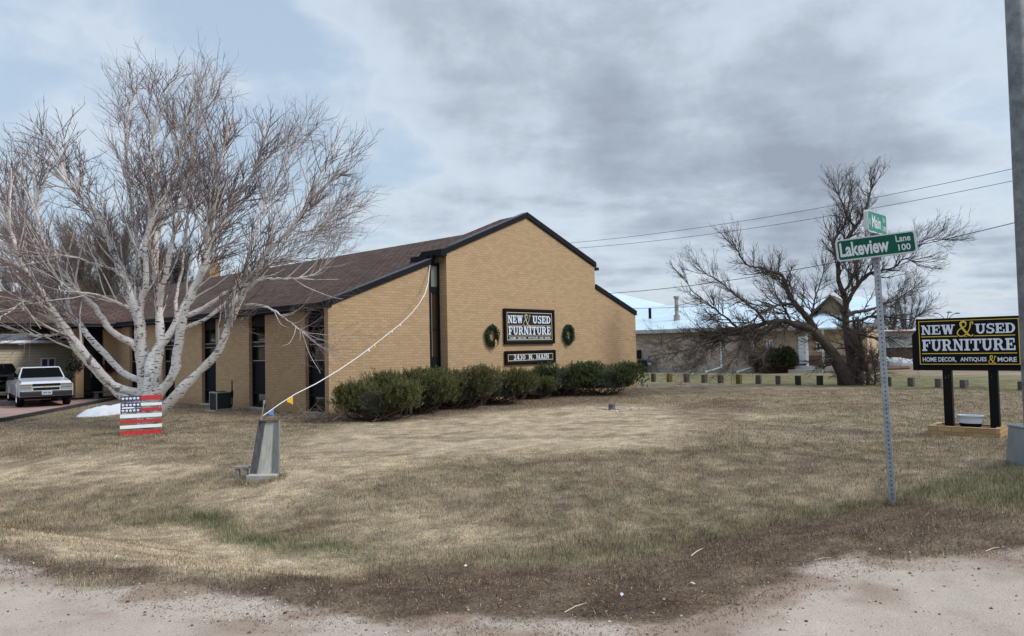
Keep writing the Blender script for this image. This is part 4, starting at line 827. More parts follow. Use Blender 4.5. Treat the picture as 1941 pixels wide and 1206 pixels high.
# utilities on that wall
def onwall(nm, px0, py0, px1, py1, d, mt, label, cat):
    a_ = nl(px0, py1); b_ = nl(px1, py0); r = empty(nm, tuple(np.array([NA[0], NA[1], 0])+ex*a_[0]+ey*(-.01)), ang, label, cat); return r, b_[0]-a_[0], a_[1], b_[1]
r, w_, z0, z1 = onwall('electric_box', 1204, 665, 1216, 677, .2, None, 'small grey electric meter box on the taupe wall next to the shop corner', 'meter box')
m = MB(); m.box(0, -.2, z0, .2, -.02, z1); m.build('cover', M['galv_dark'], r); m = MB(); m.box(w_-.2, -.28, z0-.1, w_, -.02, z1+.05); m.build('cover', M['navy_panel'], r); m = MB(); m.tube([(w_-.1, -.12, z0), (w_-.1, -.12, 0)], .04, 6); m.tube([(.1, -.1, z0+.1), (w_-.15, -.1, z0+.1)], .03, 6); m.build('conduit', M['galv_dark'], r)
r, w_, z0, z1 = onwall('gas_meter', 1221, 675, 1248, 703, .4, None, 'grey gas meter with looping pipes against the taupe hall wall', 'gas meter')
m = MB(); k_ = w_
m.tube([(.45*k_, -.3, z1), (.95*k_, -.3, z1), (.95*k_, -.3, .2), (1.15*k_, -.3, .0)], .035, 6); m.tube([(.45*k_, -.3, z1), (.45*k_, -.3, .4)], .035, 6); m.tube([(.0, -.3, z1*.75), (.5*k_, -.3, z1*.72), (.9*k_, -.3, z1*.4)], .04, 6); m.tube([(.1*k_, -.3, z1*.6), (.9*k_, -.3, z1*.55)], .05, 6); m.tube([(.05*k_, -.3, z1*.85), (.05*k_, -.3, z1*.7)], .05, 6)
m.build('pipes', M['galv_dark'], r); m = MB(); m.lathe([(0, -.18), (.16, -.16), (.2, 0), (.16, .16), (0, .18)], (.72*k_, -.35, z1*.8), 12, sy=.6); m.lathe([(0, -.16), (.15, -.14), (.18, 0), (.15, .14), (0, .16)], (.5*k_, -.35, z1*.45), 12, sy=.6); m.build('dial_case', M['galv'], r, smooth=True)
m = MB(); m.box(-.15, -.75, 0, .35, -.35, .78); m.build('cabinet', M['navy_panel'], r, bevel=.02)
r, w_, z0, z1 = onwall('wall_hatch', 1278, 694, 1284, 701, .1, None, 'tiny rusty vent hood low on the taupe hall wall', 'vent'); m = MB(); m.box(0, -.16, z0, w_, -.02, z1); frame(m, -.03, z0-.03, w_+.03, z1+.03, -.05, -.02, .04); m.build('hood', M['rust'], r)
# tan house with brick base, door, windows and gable
off = 0.
ho = empty('tan_house', (NA[0], NA[1], 0), ang, 'tan house part with red brick base, white door and small windows behind the bare tree', 'building')
xa = nl(1429, 650)[0]; xb = nl(1643, 650)[0]; zt2 = zt
m = MB(); m.box(xa+.05, .25, .9, xb, 8, zt2); m.build('wall', mat('tan_stucco', (.48, .37, .25), .9, var=.12), ho)
m = MB(); m.box(xa+.06, .15, -.2, xb+.0, 7.9, .95); m.build('brick_base', M['brick_red'], ho)
m = MB(); gx0, gx1, gz = nl(1518, 600, 1.)[0], nl(1628, 600, 1.)[0], nl(1570, 575, 1.)[1]
m.prism([(gx0, zt2+.1), ((gx0+gx1)/2, gz+.4), (gx1, zt2+.1)], 2.0, 2.25); m.build('gable_wall', mat('ochre_gable', (.26, .19, .12), .9, var=.2), ho)
m = MB(); gm = (gx0+gx1)/2
m.hexa([(gx0-.4, 1.6, zt2), (gm, 1.6, gz+.42), (gm, 9, gz+.42), (gx0-.4, 9, zt2)], [(gx0-.4, 1.6, zt2+.12), (gm, 1.6, gz+.54), (gm, 9, gz+.54), (gx0-.4, 9, zt2+.12)]); m.hexa([(gm+.005, 1.6, gz+.42), (gx1+.4, 1.6, zt2), (gx1+.4, 9, zt2), (gm+.005, 9, gz+.42)], [(gm+.005, 1.6, gz+.54), (gx1+.4, 1.6, zt2+.12), (gx1+.4, 9, zt2+.12), (gm+.005, 9, gz+.54)])
m.build('roof', mat('brown_roof', (.10, .075, .06), .9, var=.2), ho)
pe0, pe1 = nl(1534, 622)[0], nl(1592, 622)[0]; zp0, zp1 = nl(1560, 622)[1], nl(1560, 606)[1]
m = MB(); m.hexa([(pe0, -1.2, zp0-.1), (pe1, -1.2, zp0-.1), (pe1-.6, 1.9, zp1+.3), (pe0+.3, 1.9, zp1+.3)], [(pe0, -1.2, zp0), (pe1, -1.2, zp0), (pe1-.6, 1.9, zp1+.4), (pe0+.3, 1.9, zp1+.4)]); m.build('porch_roof', M['metal_roof'], ho)
for px0, px1, py0, py1, nm in ((1514, 1527, 638, 690, 'door'), (1547, 1562, 648, 667, 'window'), (1453, 1464, 644, 672, 'window'), (1425, 1429, 640, 700, None)):
    if not nm: continue
    a_ = nl(px0, py1); b_ = nl(px1, py0); m = MB(); m.box(a_[0], .08, a_[1], b_[0], .24, b_[1]); d_ = m.build(nm, M['white'], ho)
    if nm == 'window':
        g = MB(); mx = (a_[0]+b_[0])/2; g.box(a_[0]+.07, .05, a_[1]+.1, mx-.05, .078, b_[1]-.07); g.box(mx+.05, .05, a_[1]+.1, b_[0]-.07, .078, b_[1]-.07); g.build('pane', M['glass'], d_)
    else:
        g = MB(); g.box(b_[0]-.12, .04, 1.1, b_[0]-.06, .078, 1.2); g.build('handle', M['alu'], d_)
for px in (1534, 1564):
    xa_ = nl(px, 650)[0]; m = MB(); m.box(xa_-.06, -.9, .3, xa_+.06, -.78, zp0-.1); m.build('post', M['white'], ho)
st0, st1 = nl(1514, 690)[0], nl(1592, 690)[0]
m = MB(); m.box(st0, -1.3, -.1, st1+.3, .14, .38); m.box(st0-.3, -1.7, -.1, st0+1.5, -1.31, .2); m.build('step', M['concrete'], ho)
# grey hall and dark brick further right
gh = empty('grey_hall', aty(1640, 700, 62.)*np.array([1, 1, 0]), R_(-6), 'grey flat roofed hall with snow along its roof edge, far right behind the tree', 'building')
k = 62/F; m = MB(); m.box(-4, 0, -.2, 30*k+6, 12, 2.35); m.build('wall', M['grey_wall'], gh)
m = MB(); m.box(-4.2, -.2, 2.35, 30*k+6.2, 12, 2.42); m.build('roof', M['flue_red'], gh); m = MB(); m.box(-4, .1, 2.42, 30*k+6, 5, 2.56); m.build('roof_snow', M['snow'], gh, bevel=.08)
db = empty('dark_brick_wall', aty(1683, 700, 56.)*np.array([1, 1, 0]), R_(-6), 'dark brown brick garden wall left of the roadside sign panel', 'wall')
m = MB(); m.box(0, 0, -.2, 6.0, .4, 1.15); m.box(.2, -.1, -.2, .6, 0, 1.15); m.build('brickwork', brickmat('dark_brick', (.075, .055, .05), (.05, .04, .036), (.10, .085, .08)), db)
m = MB(); m.box(-.05, -.12, 1.15, 6.05, .45, 1.22); m.build('coping', M['concrete'], db)
bd = gp(1600, 702); snow(1640, 1722, 697, 687, .5, 'long white snow bank before the grey hall, behind the street sign post', 9)
k = MB(); p0 = gp(1610, 703); p1 = gp(1722, 700); k.tube([p0+np.array([0, 0, .08]), (p0+p1)/2+np.array([0, -.3, .08]), p1+np.array([0, 0, .08])], .14, 6); tag(k.build('garden_edging', M['brick_red']), 'low curved red brick edging before the snow bank', 'edging')
p = gp(1652, 702); m = MB(); m.tube([p, p+np.array([0, 0, 2.1])], .05, 6); m.lathe([(0, .1), (.09, .05), (.09, 0), (0, 0)], tuple(p+np.array([0, 0, 2.05])), 8); tag(m.build('marker_post', M['rubber']), 'thin dark post standing before the grey hall snow bank', 'post')
# ---------------------------------------------------------------- bollards
M['boll'] = [mat('post_%s' % n_, c_, .95, var=.35, vscale=9, bump=.6) for n_, c_ in (('brown', (.075, .055, .042)), ('mossy', (.12, .095, .025)), ('grey', (.095, .08, .078)), ('dark', (.04, .034, .032)))]
BL = [(1239, 724, 1.00, 0, 'first bollard from the left, thin brown, by the shrub'), (1269, 724.5, 1.02, 1, 'second bollard from the left, mossy ochre'), (1302, 725, 1.05, 2, 'third bollard from the left, purplish grey'), (1335, 726, .98, 2, 'fourth bollard from the left, olive grey'), (1366, 726.5, .95, 0, 'fifth bollard from the left, short brown'),
      (1401, 727.5, 1.1, 1, 'sixth bollard from the left, tall mossy yellow'), (1438, 728, 1.05, 2, 'seventh bollard from the left, green grey'), (1475, 729, 1.05, 2, 'eighth bollard from the left, slim purplish brown'), (1513, 730, 1.1, 3, 'ninth bollard from the left, very dark'), (1554, 730, 1.1, 3, 'tenth bollard from the left, dark with level top'),
      (1593, 730.5, 1.1, 3, 'bollard just left of the leaning tree trunk'), (1684, 732.5, 1.1, 3, 'bollard half hidden behind the street sign post'), (1727.5, 733, 1.05, 2, 'grey bollard between street post and roadside sign'), (1779, 735, 1.05, 2, 'grey bollard close to the left leg of the roadside sign'), (1827.5, 737, 1.05, 2, 'grey bollard seen between the two legs of the roadside sign'), (1936, 740, 1.05, 0, 'brown bollard at the right edge beside the light pole')]
for px, py, hs, mi, lab in BL:
    p = gp(px, py); g = random.Random(px); hh = 16.*hs*p[1]/F; w_ = .085+.02*g.random(); m = MB()
    n = 12; tilt = (g.uniform(-.02, .02), g.uniform(-.02, .02))
    m.hexa([(-w_, -w_, -.08), (w_, -w_, -.08), (w_, w_, -.08), (-w_, w_, -.08)], [(-w_+tilt[0], -w_, hh), (w_+tilt[0], -w_, hh+g.uniform(-.02, .02)), (w_+tilt[0], w_, hh+g.uniform(-.02, .02)), (-w_+tilt[0], w_, hh)])
    o = m.build('bollard', M['boll'][mi], bevel=.012); o.location = tuple(p); o.rotation_euler.z = g.uniform(-.3, .3)+.7; tag(o, 'weathered square wooden post: '+lab, 'bollard', 'short wooden bollards across the lawn')
# stump with white rocks
p = gp(1160, 777); st = MB(); st.lathe([(0, .1), (.085, .1), (.09, .09), (.095, 0), (.11, -.05)], (0, 0, .06), 10); o = st.build('tree_stump', M['wood_dark']); o.location = tuple(p); tag(o, 'small dark stump block among white stones on the lawn', 'stump')
def rockcond(x, y, r): q = ((x-p[0]-.25)/.75)**2+((y-p[1]+.1)/.55)**2; return (q < 1) & (r < 1-q*.6)
RK = stones('white_stones', 420, (p[0]-.6, p[0]+1.1, p[1]-.8, p[1]+.6), .018, .04, [(.62, .60, .55), (.5, .46, .42), (.3, .25, .22)], 9, rockcond); struct(RK, 'stuff'); tag(RK, 'scatter of small white stones round the stump', 'stones')
# ---------------------------------------------------------------- roadside sign
P0 = atz(1880, 826, .0); Dv = np.array([math.sin(BR_), -math.cos(BR_), 0])   # +x of the sign: to the right of the photo
sA = math.atan2(Dv[1], Dv[0]); zg = Hz(P0[0], P0[1])
bs = empty('roadside_sign', (P0[0], P0[1], zg), sA, 'black roadside sign panel on two square legs reading NEW & USED FURNITURE', 'sign')
zz0 = -zg
for x0 in (-.755, -.015):
    m = MB(); m.box(x0, -.0, .05+zz0*0, x0+.145, .145, 1.24); m.build('leg', M['sign_black'], bs, bevel=.006)
m = MB(); m.box(-1.165, -.06, 1.29, .53, .20, 2.19); m.build('panel', M['sign_black'], bs, bevel=.008)
m = MB(); m.prism([(-1.25, 1.20), (.60, 1.20), (.60, 1.90), (.532, 1.98), (.532, 1.288), (-1.167, 1.288), (-1.167, 1.98), (-1.25, 1.88)], -.02, .18); m.build('housing', M['sign_black'], bs)
m = MB(); y_ = -.0625; outline(m, -1.115, 1.315, .50, 2.145, y_, .012); m.box(-1.08, y_, 1.837, -.46, -.0605, 1.851); m.box(-.20, y_, 1.837, .44, -.0605, 1.851); m.box(-1.075, y_, 1.515, .455, -.0605, 1.530)
amp(m, -.47, 1.845, -.215, 2.115, y_-.001, .024); amp(m, .015, 1.335, .125, 1.475, y_-.001, .013)
m.add([(-.37, y_, 1.833), (-.30, y_, 1.833), (-.335, y_, 1.846)], [(0, 1, 2)]); m.build('yellow_lines', M['yellow'], bs)
word(slab, 'NEW', -1.07, 1.885, -.50, 2.065, y_, bs, gap=.04); word(slab, 'USED', -.175, 1.885, .445, 2.065, y_, bs, gap=.04); word(slab, 'FURNITURE', -1.065, 1.575, .435, 1.79, y_, bs, gap=.05)
word(add_text, 'HOME DECOR,', -1.065, 1.355, -.50, 1.455, y_, bs, bold=.02); word(add_text, 'ANTIQUES', -.435, 1.36, -.015, 1.45, y_, bs, bold=.02); word(add_text, 'MORE', .155, 1.365, .445, 1.45, y_, bs, bold=.02)
m = MB(); g = random.Random(4)
for (xq, zq) in ((-.70, 1.10), (-.66, 1.07), (-.70, 1.06), (-.65, 1.10), (.03, 1.09), (.05, 1.085)): m.add([(xq+g.uniform(-.012, .012), -.003, zq+g.uniform(-.012, .012)) for _ in range(3)], [(0, 1, 2)])
m.build('paint_chips', M['concrete'], bs)
pe = empty('brick_planter', (P0[0], P0[1], zg), sA, 'low tan brick planter bed around the legs of the roadside sign', 'planter')
m = MB(); x0, x1, y0, y1, zt_ = -.97, .19, -.34, .44, .18
m.box(x0, y0, -.15, x1, y0+.1, zt_); m.box(x0, y1-.1, -.15, x1, y1, zt_); m.box(x0, y0+.1, -.15, x0+.1, y1-.1, zt_); m.box(x1-.1, y0+.1, -.15, x1, y1-.1, zt_); m.build('brickwork', M['brick_planter'], pe, bevel=.006)
m = MB(); m.box(x0+.1, y0+.1, -.1, x1-.1, y1-.1, .15); m.build('soil', mat('red_brown_mulch', (.10, .055, .04), .95, var=.4, vscale=20, bump=1), pe)
tb_ = empty('tub_planter', (P0+Dv*(-.315)+np.array([-.0, -.0, 0]))*np.array([1, 1, 0])+np.array([0, 0, zg+.15]), sA, 'white enamel oval tub with dark lower half between the sign legs', 'tub')
m = MB(); m.lathe([(.0, .0), (.19, .0), (.215, .04), (.235, .085)], (0, -.08, 0), 28, 1.0, .62); m.build('lower_bowl', M['sign_black'], tb_, smooth=True)
m = MB(); m.lathe([(.235, .085), (.25, .14), (.255, .205), (.275, .21), (.28, .225), (.27, .235), (.245, .232), (.23, .17)], (0, -.08, 0), 28, 1.0, .62); m.build('upper_bowl', mat('enamel', (.50, .57, .66), .35, var=.1), tb_, smooth=True)
m = MB(); m.lathe([(0, .18), (.236, .18)], (0, -.08, 0), 28, 1., .62); m.build('soil', mat('tub_soil', (.07, .05, .04), .95), tb_)
tb_.scale = (.80, .80, 1.0)
# ---------------------------------------------------------------- street name sign
pp = gp(1692, 957); ssn = empty('street_sign', pp, 0, 'green street name blades reading Lakeview Lane and Main St on a perforated post', 'street sign')
top = aty(1661, 487, pp[1])-pp; bot = aty(1692, 960, pp[1])-pp
dirp = np.array([top[0]-bot[0], 0, top[2]-bot[2]]); L_ = np.linalg.norm(dirp); lean = math.atan2(dirp[0], dirp[2]); h_ = L_+.02
def perf():
    m = bpy.data.materials.new('perforated_post'); m.use_nodes = True; t = NT(m.node_tree); b = t.N['Principled BSDF']; o = t.n('ShaderNodeTexCoord').outputs['Object']; s = t.n('ShaderNodeSeparateXYZ', i0=o)
    fz = t.math('SUBTRACT', t.math('FRACT', t.math('DIVIDE', s.outputs[2], .0508)), .5); fz = t.math('MULTIPLY', fz, .0508)
    nrm = t.n('ShaderNodeSeparateXYZ', i0=t.n('ShaderNodeTexCoord').outputs['Normal'])
    side = t.math('GREATER_THAN', t.math('ABSOLUTE', nrm.outputs[0]), .5); across = t.mix(side, t.n('ShaderNodeCombineXYZ', i0=s.outputs[0]).outputs[0], t.n('ShaderNodeCombineXYZ', i0=s.outputs[1]).outputs[0])
    ac_ = t.n('ShaderNodeSeparateXYZ', i0=across).outputs[0]; r = t.math('SQRT', t.math('ADD', t.math('MULTIPLY', fz, fz), t.math('MULTIPLY', ac_, ac_)))
    hole = t.math('LESS_THAN', r, .0085); n = t.n('ShaderNodeTexNoise', Vector=o, Scale=12., Detail=5.).outputs[0]
    t.L.new(t.mix(hole, t.ramp(n, [(.3, (.25, .28, .32)), (.7, (.40, .44, .48))]), (.015, .015, .018)), b.inputs['Base Color']); b.inputs['Roughness'].default_value = .5; t.L.new(t.math('MULTIPLY', t.math('SUBTRACT', 1., hole), .5), b.inputs['Metallic'])
    bp = t.n('ShaderNodeBump', Height=t.math('SUBTRACT', 1., hole), Strength=.6, Distance=.004); t.L.new(bp.outputs[0], b.inputs['Normal']); return m
pm = MB(); pm.box(-.034, -.034, -.25, .034, .034, h_); po = pm.build('post', perf(), ssn, bevel=.005); po.rotation_euler = (0, lean, R_(-20)); po.rotation_mode = 'XYZ'
po.matrix_local = Matrix.Translation(tuple(bot*np.array([1, 1, 0]))) @ Matrix.Rotation(lean, 4, 'Y') @ Matrix.Rotation(R_(-24), 4, 'Z')
def blade(pL, pR, base, hgt, green, texts, tilt_m=None, thick=.045, nm='name_blade'):
    """blade from left end to right end points (world), bottom line; hgt upright"""
    xv = (pR-pL); wd_ = np.linalg.norm(xv); xv = xv/wd_; yv = np.cross(np.array([0, 0, 1.]), xv); yv /= np.linalg.norm(yv); zv = np.cross(xv, yv)
    mt = Matrix(((xv[0], yv[0], zv[0], 0), (xv[1], yv[1], zv[1], 0), (xv[2], yv[2], zv[2], 0), (0, 0, 0, 1))); q = pL-pp; mt = Matrix.Translation(tuple(q)) @ mt
    def rr(x0, z0, x1, z1, r): return [(cx+r*math.cos(a_), cz+r*math.sin(a_)) for cx, cz, a0 in ((x1-r, z0+r, -90), (x1-r, z1-r, 0), (x0+r, z1-r, 90), (x0+r, z0+r, 180)) for a_ in [R_(a0+k*22.5) for k in range(5)]]
    m = MB(); m.prism(rr(0, 0, wd_, hgt, .035), -thick/2, thick/2); f_ = m.build(nm, [M['sign_silver']], ssn); f_.matrix_local = mt
    b_ = .016; m = MB(); pl_ = rr(b_, b_, wd_-b_*1.6, hgt-b_, .025); m.prism(pl_, -thick/2-.0012, -thick/2-.0002); gfc = m.build('green_face', green, f_)
    for (s, a, b, c, d, bo) in texts: m = MB(); add_text(m, s, a*wd_, b*hgt, c*wd_, d*hgt, -thick/2-.0022, bo); m.build('lettering', M['sign_letters'], f_)
    return f_
yb_ = pp[1]
pL, pR = aty(1588, 497, yb_-.02), aty(1740, 478, yb_-.24)
hg = (aty(1588, 457, yb_-.02)-aty(1588, 497, yb_-.02))[2]
blade(pL, pR, None, hg*1.02, M['sign_green'], [('Lakeview', .04, .18, .655, .84, .03), ('Lane', .745, .56, .925, .86, .015), ('100', .765, .16, .915, .45, .015)])
qL, qR = aty(1643, 440, yb_-.12), aty(1676, 447, yb_+.50)
qL = aty(1642, 439, yb_-.22); qR = aty(1678, 447, yb_+.22); qR[2] = qL[2]
hq = (aty(1642, 397, yb_-.22)-aty(1642, 439, yb_-.22))[2]
blade(qL, qR, None, hq, M['sign_green_light'], [('N', .06, .32, .12, .62, .01), ('Main', .20, .22, .66, .80, .02), ('St', .77, .60, .88, .82, .01), ('2400', .74, .18, .94, .42, .01)])
m = MB(); cpt = top; m.box(cpt[0]-.045, -.03, cpt[2]-.05, cpt[0]+.045, .03, cpt[2]+.06); m.box(cpt[0]-.05, -.03, cpt[2]+hg+.0, cpt[0]+.02, .03, cpt[2]+hg+.04); m.tube([(cpt[0]-.01, 0, cpt[2]), (cpt[0]-.03, 0, cpt[2]+hg+hq+.05)], .010, 6); m.build('bracket', M['galv_dark'], ssn)
# ---------------------------------------------------------------- light pole on the right edge
bp_ = gp(1966, 884); lpz = empty('light_pole', bp_, 0, 'thick dull galvanised light pole at the right edge of the picture', 'light pole')
t0 = aty(1923.5, 0, bp_[1])-bp_; bb = np.array([0, 0, 0.])
m = MB(); r0, r1 = 18.5*bp_[1]/F, 16.3*bp_[1]/F; dz = t0[2]; k_ = 8.5/dz; topp = np.array([t0[0]*k_*.0, 0, 8.5])
m.tube([(0, 0, -.1), (0, 0, dz), (0, 0, 8.5)], [r0, r1, r1*.75], 24, cap=False); m.build('pole', M['galv_dark'], lpz, smooth=True)
m = MB(); m.tube([(0, 0, 8.4), (-.2, -.3, 9.2), (-1.2, -1.2, 9.5)], [.07, .06, .05], 8); m.build('arm', M['galv_dark'], lpz)
m = MB(); m.lathe([(0, -.08), (.16, -.06), (.2, 0), (.12, .08), (0, .1)], (-1.3, -1.3, 9.5), 12, sy=.6); m.build('lamp_head', M['galv_dark'], lpz, smooth=True)
w0 = 36*bp_[1]/F; w1 = 31*bp_[1]/F; hh = 72*bp_[1]/F
m = MB(); m.hexa([(-w0, -w0, 0), (w0, -w0, 0), (w0, w0, 0), (-w0, w0, 0)], [(-w1, -w1, hh), (w1, -w1, hh), (w1, w1, hh), (-w1, w1, hh)]); m.box(-w1-.012, -w1-.012, hh, w1+.012, w1+.012, hh+.035); m.box(-w0-.02, -w0-.02, -.1, w0+.02, w0+.02, .01); m.build('base_cover', mat('base_grey', (.20, .225, .25), .5, metal=.2, var=.15), lpz, bevel=.012)
# far street lamp
fl = empty('street_lamp', aty(1797, 670, 120.)*np.array([1, 1, 0]), 0, 'distant street lamp with three curved arms above the roadside sign', 'street lamp'); s_ = 120/F; zt3 = aty(1797, 596, 120.)[2]; dx = lambda px: (px-1797)*s_
m = MB(); m.tube([(0, 0, 0), (0, 0, zt3-1)], [.16, .1], 8); m.build('pole', M['galv_dark'], fl)
for px, py in ((1777, 594), (1803, 592), (1818, 594)):
    zz_ = aty(px, py, 120.)[2]; m = MB(); m.tube([(0, 0, zt3-1.2), (dx(px)*.4, 0, zt3-.3), (dx(px)*.75, 0, zz_), (dx(px), 0, zz_)], .06, 6); m.build('arm', M['galv_dark'], fl); m = MB(); m.lathe([(0, -.1), (.38, -.08), (.42, .02), (0, .18)], (dx(px), 0, zz_), 10); m.build('lamp_head', M['galv_dark'], fl)
# power lines
def wire(a_, b_, ya, yb2, label, r=.016, sag=.5):
    A1, B1 = aty(*a_, ya), aty(*b_, yb2); P_ = [A1+(B1-A1)*t_+np.array([0, 0, -sag*4*t_*(1-t_)+0]) for t_ in np.linspace(-.15, 1.15, 26)]; m = MB(); m.tube(P_, r, 5); tag(m.build('power_line', M['cable']), label, 'power line', 'overhead power lines')
wire((1078, 461), (1920, 320), 60, 42, 'topmost thin overhead line rising right of the gable', .016)
wire((1090, 471), (1920, 343), 60, 42, 'second overhead line just under the topmost one', .016)
wire((1160, 556), (1925, 422), 52, 34, 'lowest and darkest overhead line crossing the bare tree', .020)
wire((1190, 585), (1420, 571), 44, 42, 'short thin cable skimming the pale blue hall roof', .012, .1)
# ---------------------------------------------------------------- trees
def rnd_unit(g, n): v = g.normal(size=(n, 3)); return v/np.linalg.norm(v, axis=1)[:, None]
def grow(g, P0, D0, L, R0, n, wob, up, rend=.35):
    P_ = [P0]; D_ = D0.copy(); m_ = len(P0); step = (L/n)[:, None]
    for i in range(n):
        D_ = D_+rnd_unit(g, m_)*wob+(np.array([0, 0, up]) if np.isscalar(up) else up); D_ /= np.linalg.norm(D_, axis=1)[:, None]; P_.append(P_[-1]+D_*step)
    P_ = np.stack(P_, 1); r = R0[:, None]*np.linspace(1, rend, n+1)[None, :]; return P_, r
def children(g, P_, r, c, t0, t1, ang0, ang1, outc=None, outk=0.):
    m_, n1, _ = P_.shape; idx = np.repeat(np.arange(m_), c); t_ = g.uniform(t0, t1, len(idx))*(n1-1); i0 = np.minimum(t_.astype(int), n1-2); f_ = (t_-i0)[:, None]
    A_ = P_[idx, i0]; B_ = P_[idx, i0+1]; pos = A_*(1-f_)+B_*f_; tan = B_-A_; tan /= np.linalg.norm(tan, axis=1)[:, None]
    s = np.cross(tan, rnd_unit(g, len(idx))); s /= np.linalg.norm(s, axis=1)[:, None]+1e-9; an = g.uniform(ang0, ang1, len(idx))[:, None]
    D_ = tan*np.cos(an)+s*np.sin(an)
    if outc is not None: o_ = pos-outc; o_ /= np.linalg.norm(o_, axis=1)[:, None]; D_ = D_+o_*outk; D_ /= np.linalg.norm(D_, axis=1)[:, None]
    return pos, D_, r[idx, i0], t_/(n1-1), idx
def tubes(groups, sides):
    VV = []; QQ = []; o = 0
    for P_, r in groups:
        m_, n1, _ = P_.shape; T_ = np.empty_like(P_); T_[:, 1:-1] = P_[:, 2:]-P_[:, :-2]; T_[:, 0] = P_[:, 1]-P_[:, 0]; T_[:, -1] = P_[:, -1]-P_[:, -2]; T_ /= np.linalg.norm(T_, axis=2)[..., None]+1e-9
        ref = np.where(np.abs(T_[:, :1, 2:3]) > .8, np.array([[[1., 0, 0]]]), np.array([[[0, 0, 1.]]])); a_ = np.cross(T_, ref); a_ /= np.linalg.norm(a_, axis=2)[..., None]+1e-9; b_ = np.cross(T_, a_)
        k = np.arange(sides)*2*np.pi/sides; ring = P_[:, :, None, :]+(a_[:, :, None, :]*np.cos(k)[None, None, :, None]+b_[:, :, None, :]*np.sin(k)[None, None, :, None])*r[:, :, None, None]
        VV.append(ring.reshape(-1, 3)); I_ = np.arange(m_*n1*sides).reshape(m_, n1, sides)+o; J = np.roll(I_, -1, 2); QQ.append(np.stack([I_[:, :-1], J[:, :-1], J[:, 1:], I_[:, 1:]], -1).reshape(-1, 4)); o += m_*n1*sides
    return np.concatenate(VV), np.concatenate(QQ)
def catmull(P_, R_l, sub=4):
    out = []; rr = []
    for i in range(len(P_)-1):
        p0, p1, p2, p3 = [P_[max(0, min(len(P_)-1, i+k))] for k in (-1, 0, 1, 2)]
        for s in range(sub):
            t_ = s/sub; out.append(.5*((2*p1)+(-p0+p2)*t_+(2*p0-5*p1+4*p2-p3)*t_*t_+(-p0+3*p1-3*p2+p3)*t_**3)); rr.append(R_l[i]*(1-t_)+R_l[i+1]*t_)
    out.append(P_[-1]); rr.append(R_l[-1]); return np.array(out), np.array(rr)
def limbs_px(defs, y0, scl, cut=1., texp=1., rs=1.):
    """defs: (points in photo pixels, start radius px, end radius px, depth drift m); real positions at their own distances"""
    res = []
    for pts_, ra_, rb_, dd, ds in defs:
        n = len(pts_); P_ = []
        for i, (px, py) in enumerate(pts_):
            f_ = i/(n-1); P_.append(aty(px, py, y0+ds+(dd-ds)*f_**1.2))
        ra_, rb_ = ra_*rs, rb_*rs; R_l = [(rb_+(ra_-rb_)*(1-i/(n-1))**texp)*y0/F for i in range(n)]
        c_, r_ = catmull(P_, R_l); cc_ = (cut if min(q[1] for q in pts_) < 235 else min(1, cut+.10)) if n > 9 else 1.; k_ = max(6, int(len(c_)*cc_)); res.append((c_[:k_], r_[:k_]))
    return res
def resample(P_, r, n):
    s = np.concatenate([[0], np.cumsum(np.linalg.norm(np.diff(P_, axis=0), axis=1))]); t_ = np.linspace(0, s[-1], n); return np.stack([np.interp(t_, s, P_[:, k]) for k in range(3)], -1), np.interp(t_, s, r), s[-1]
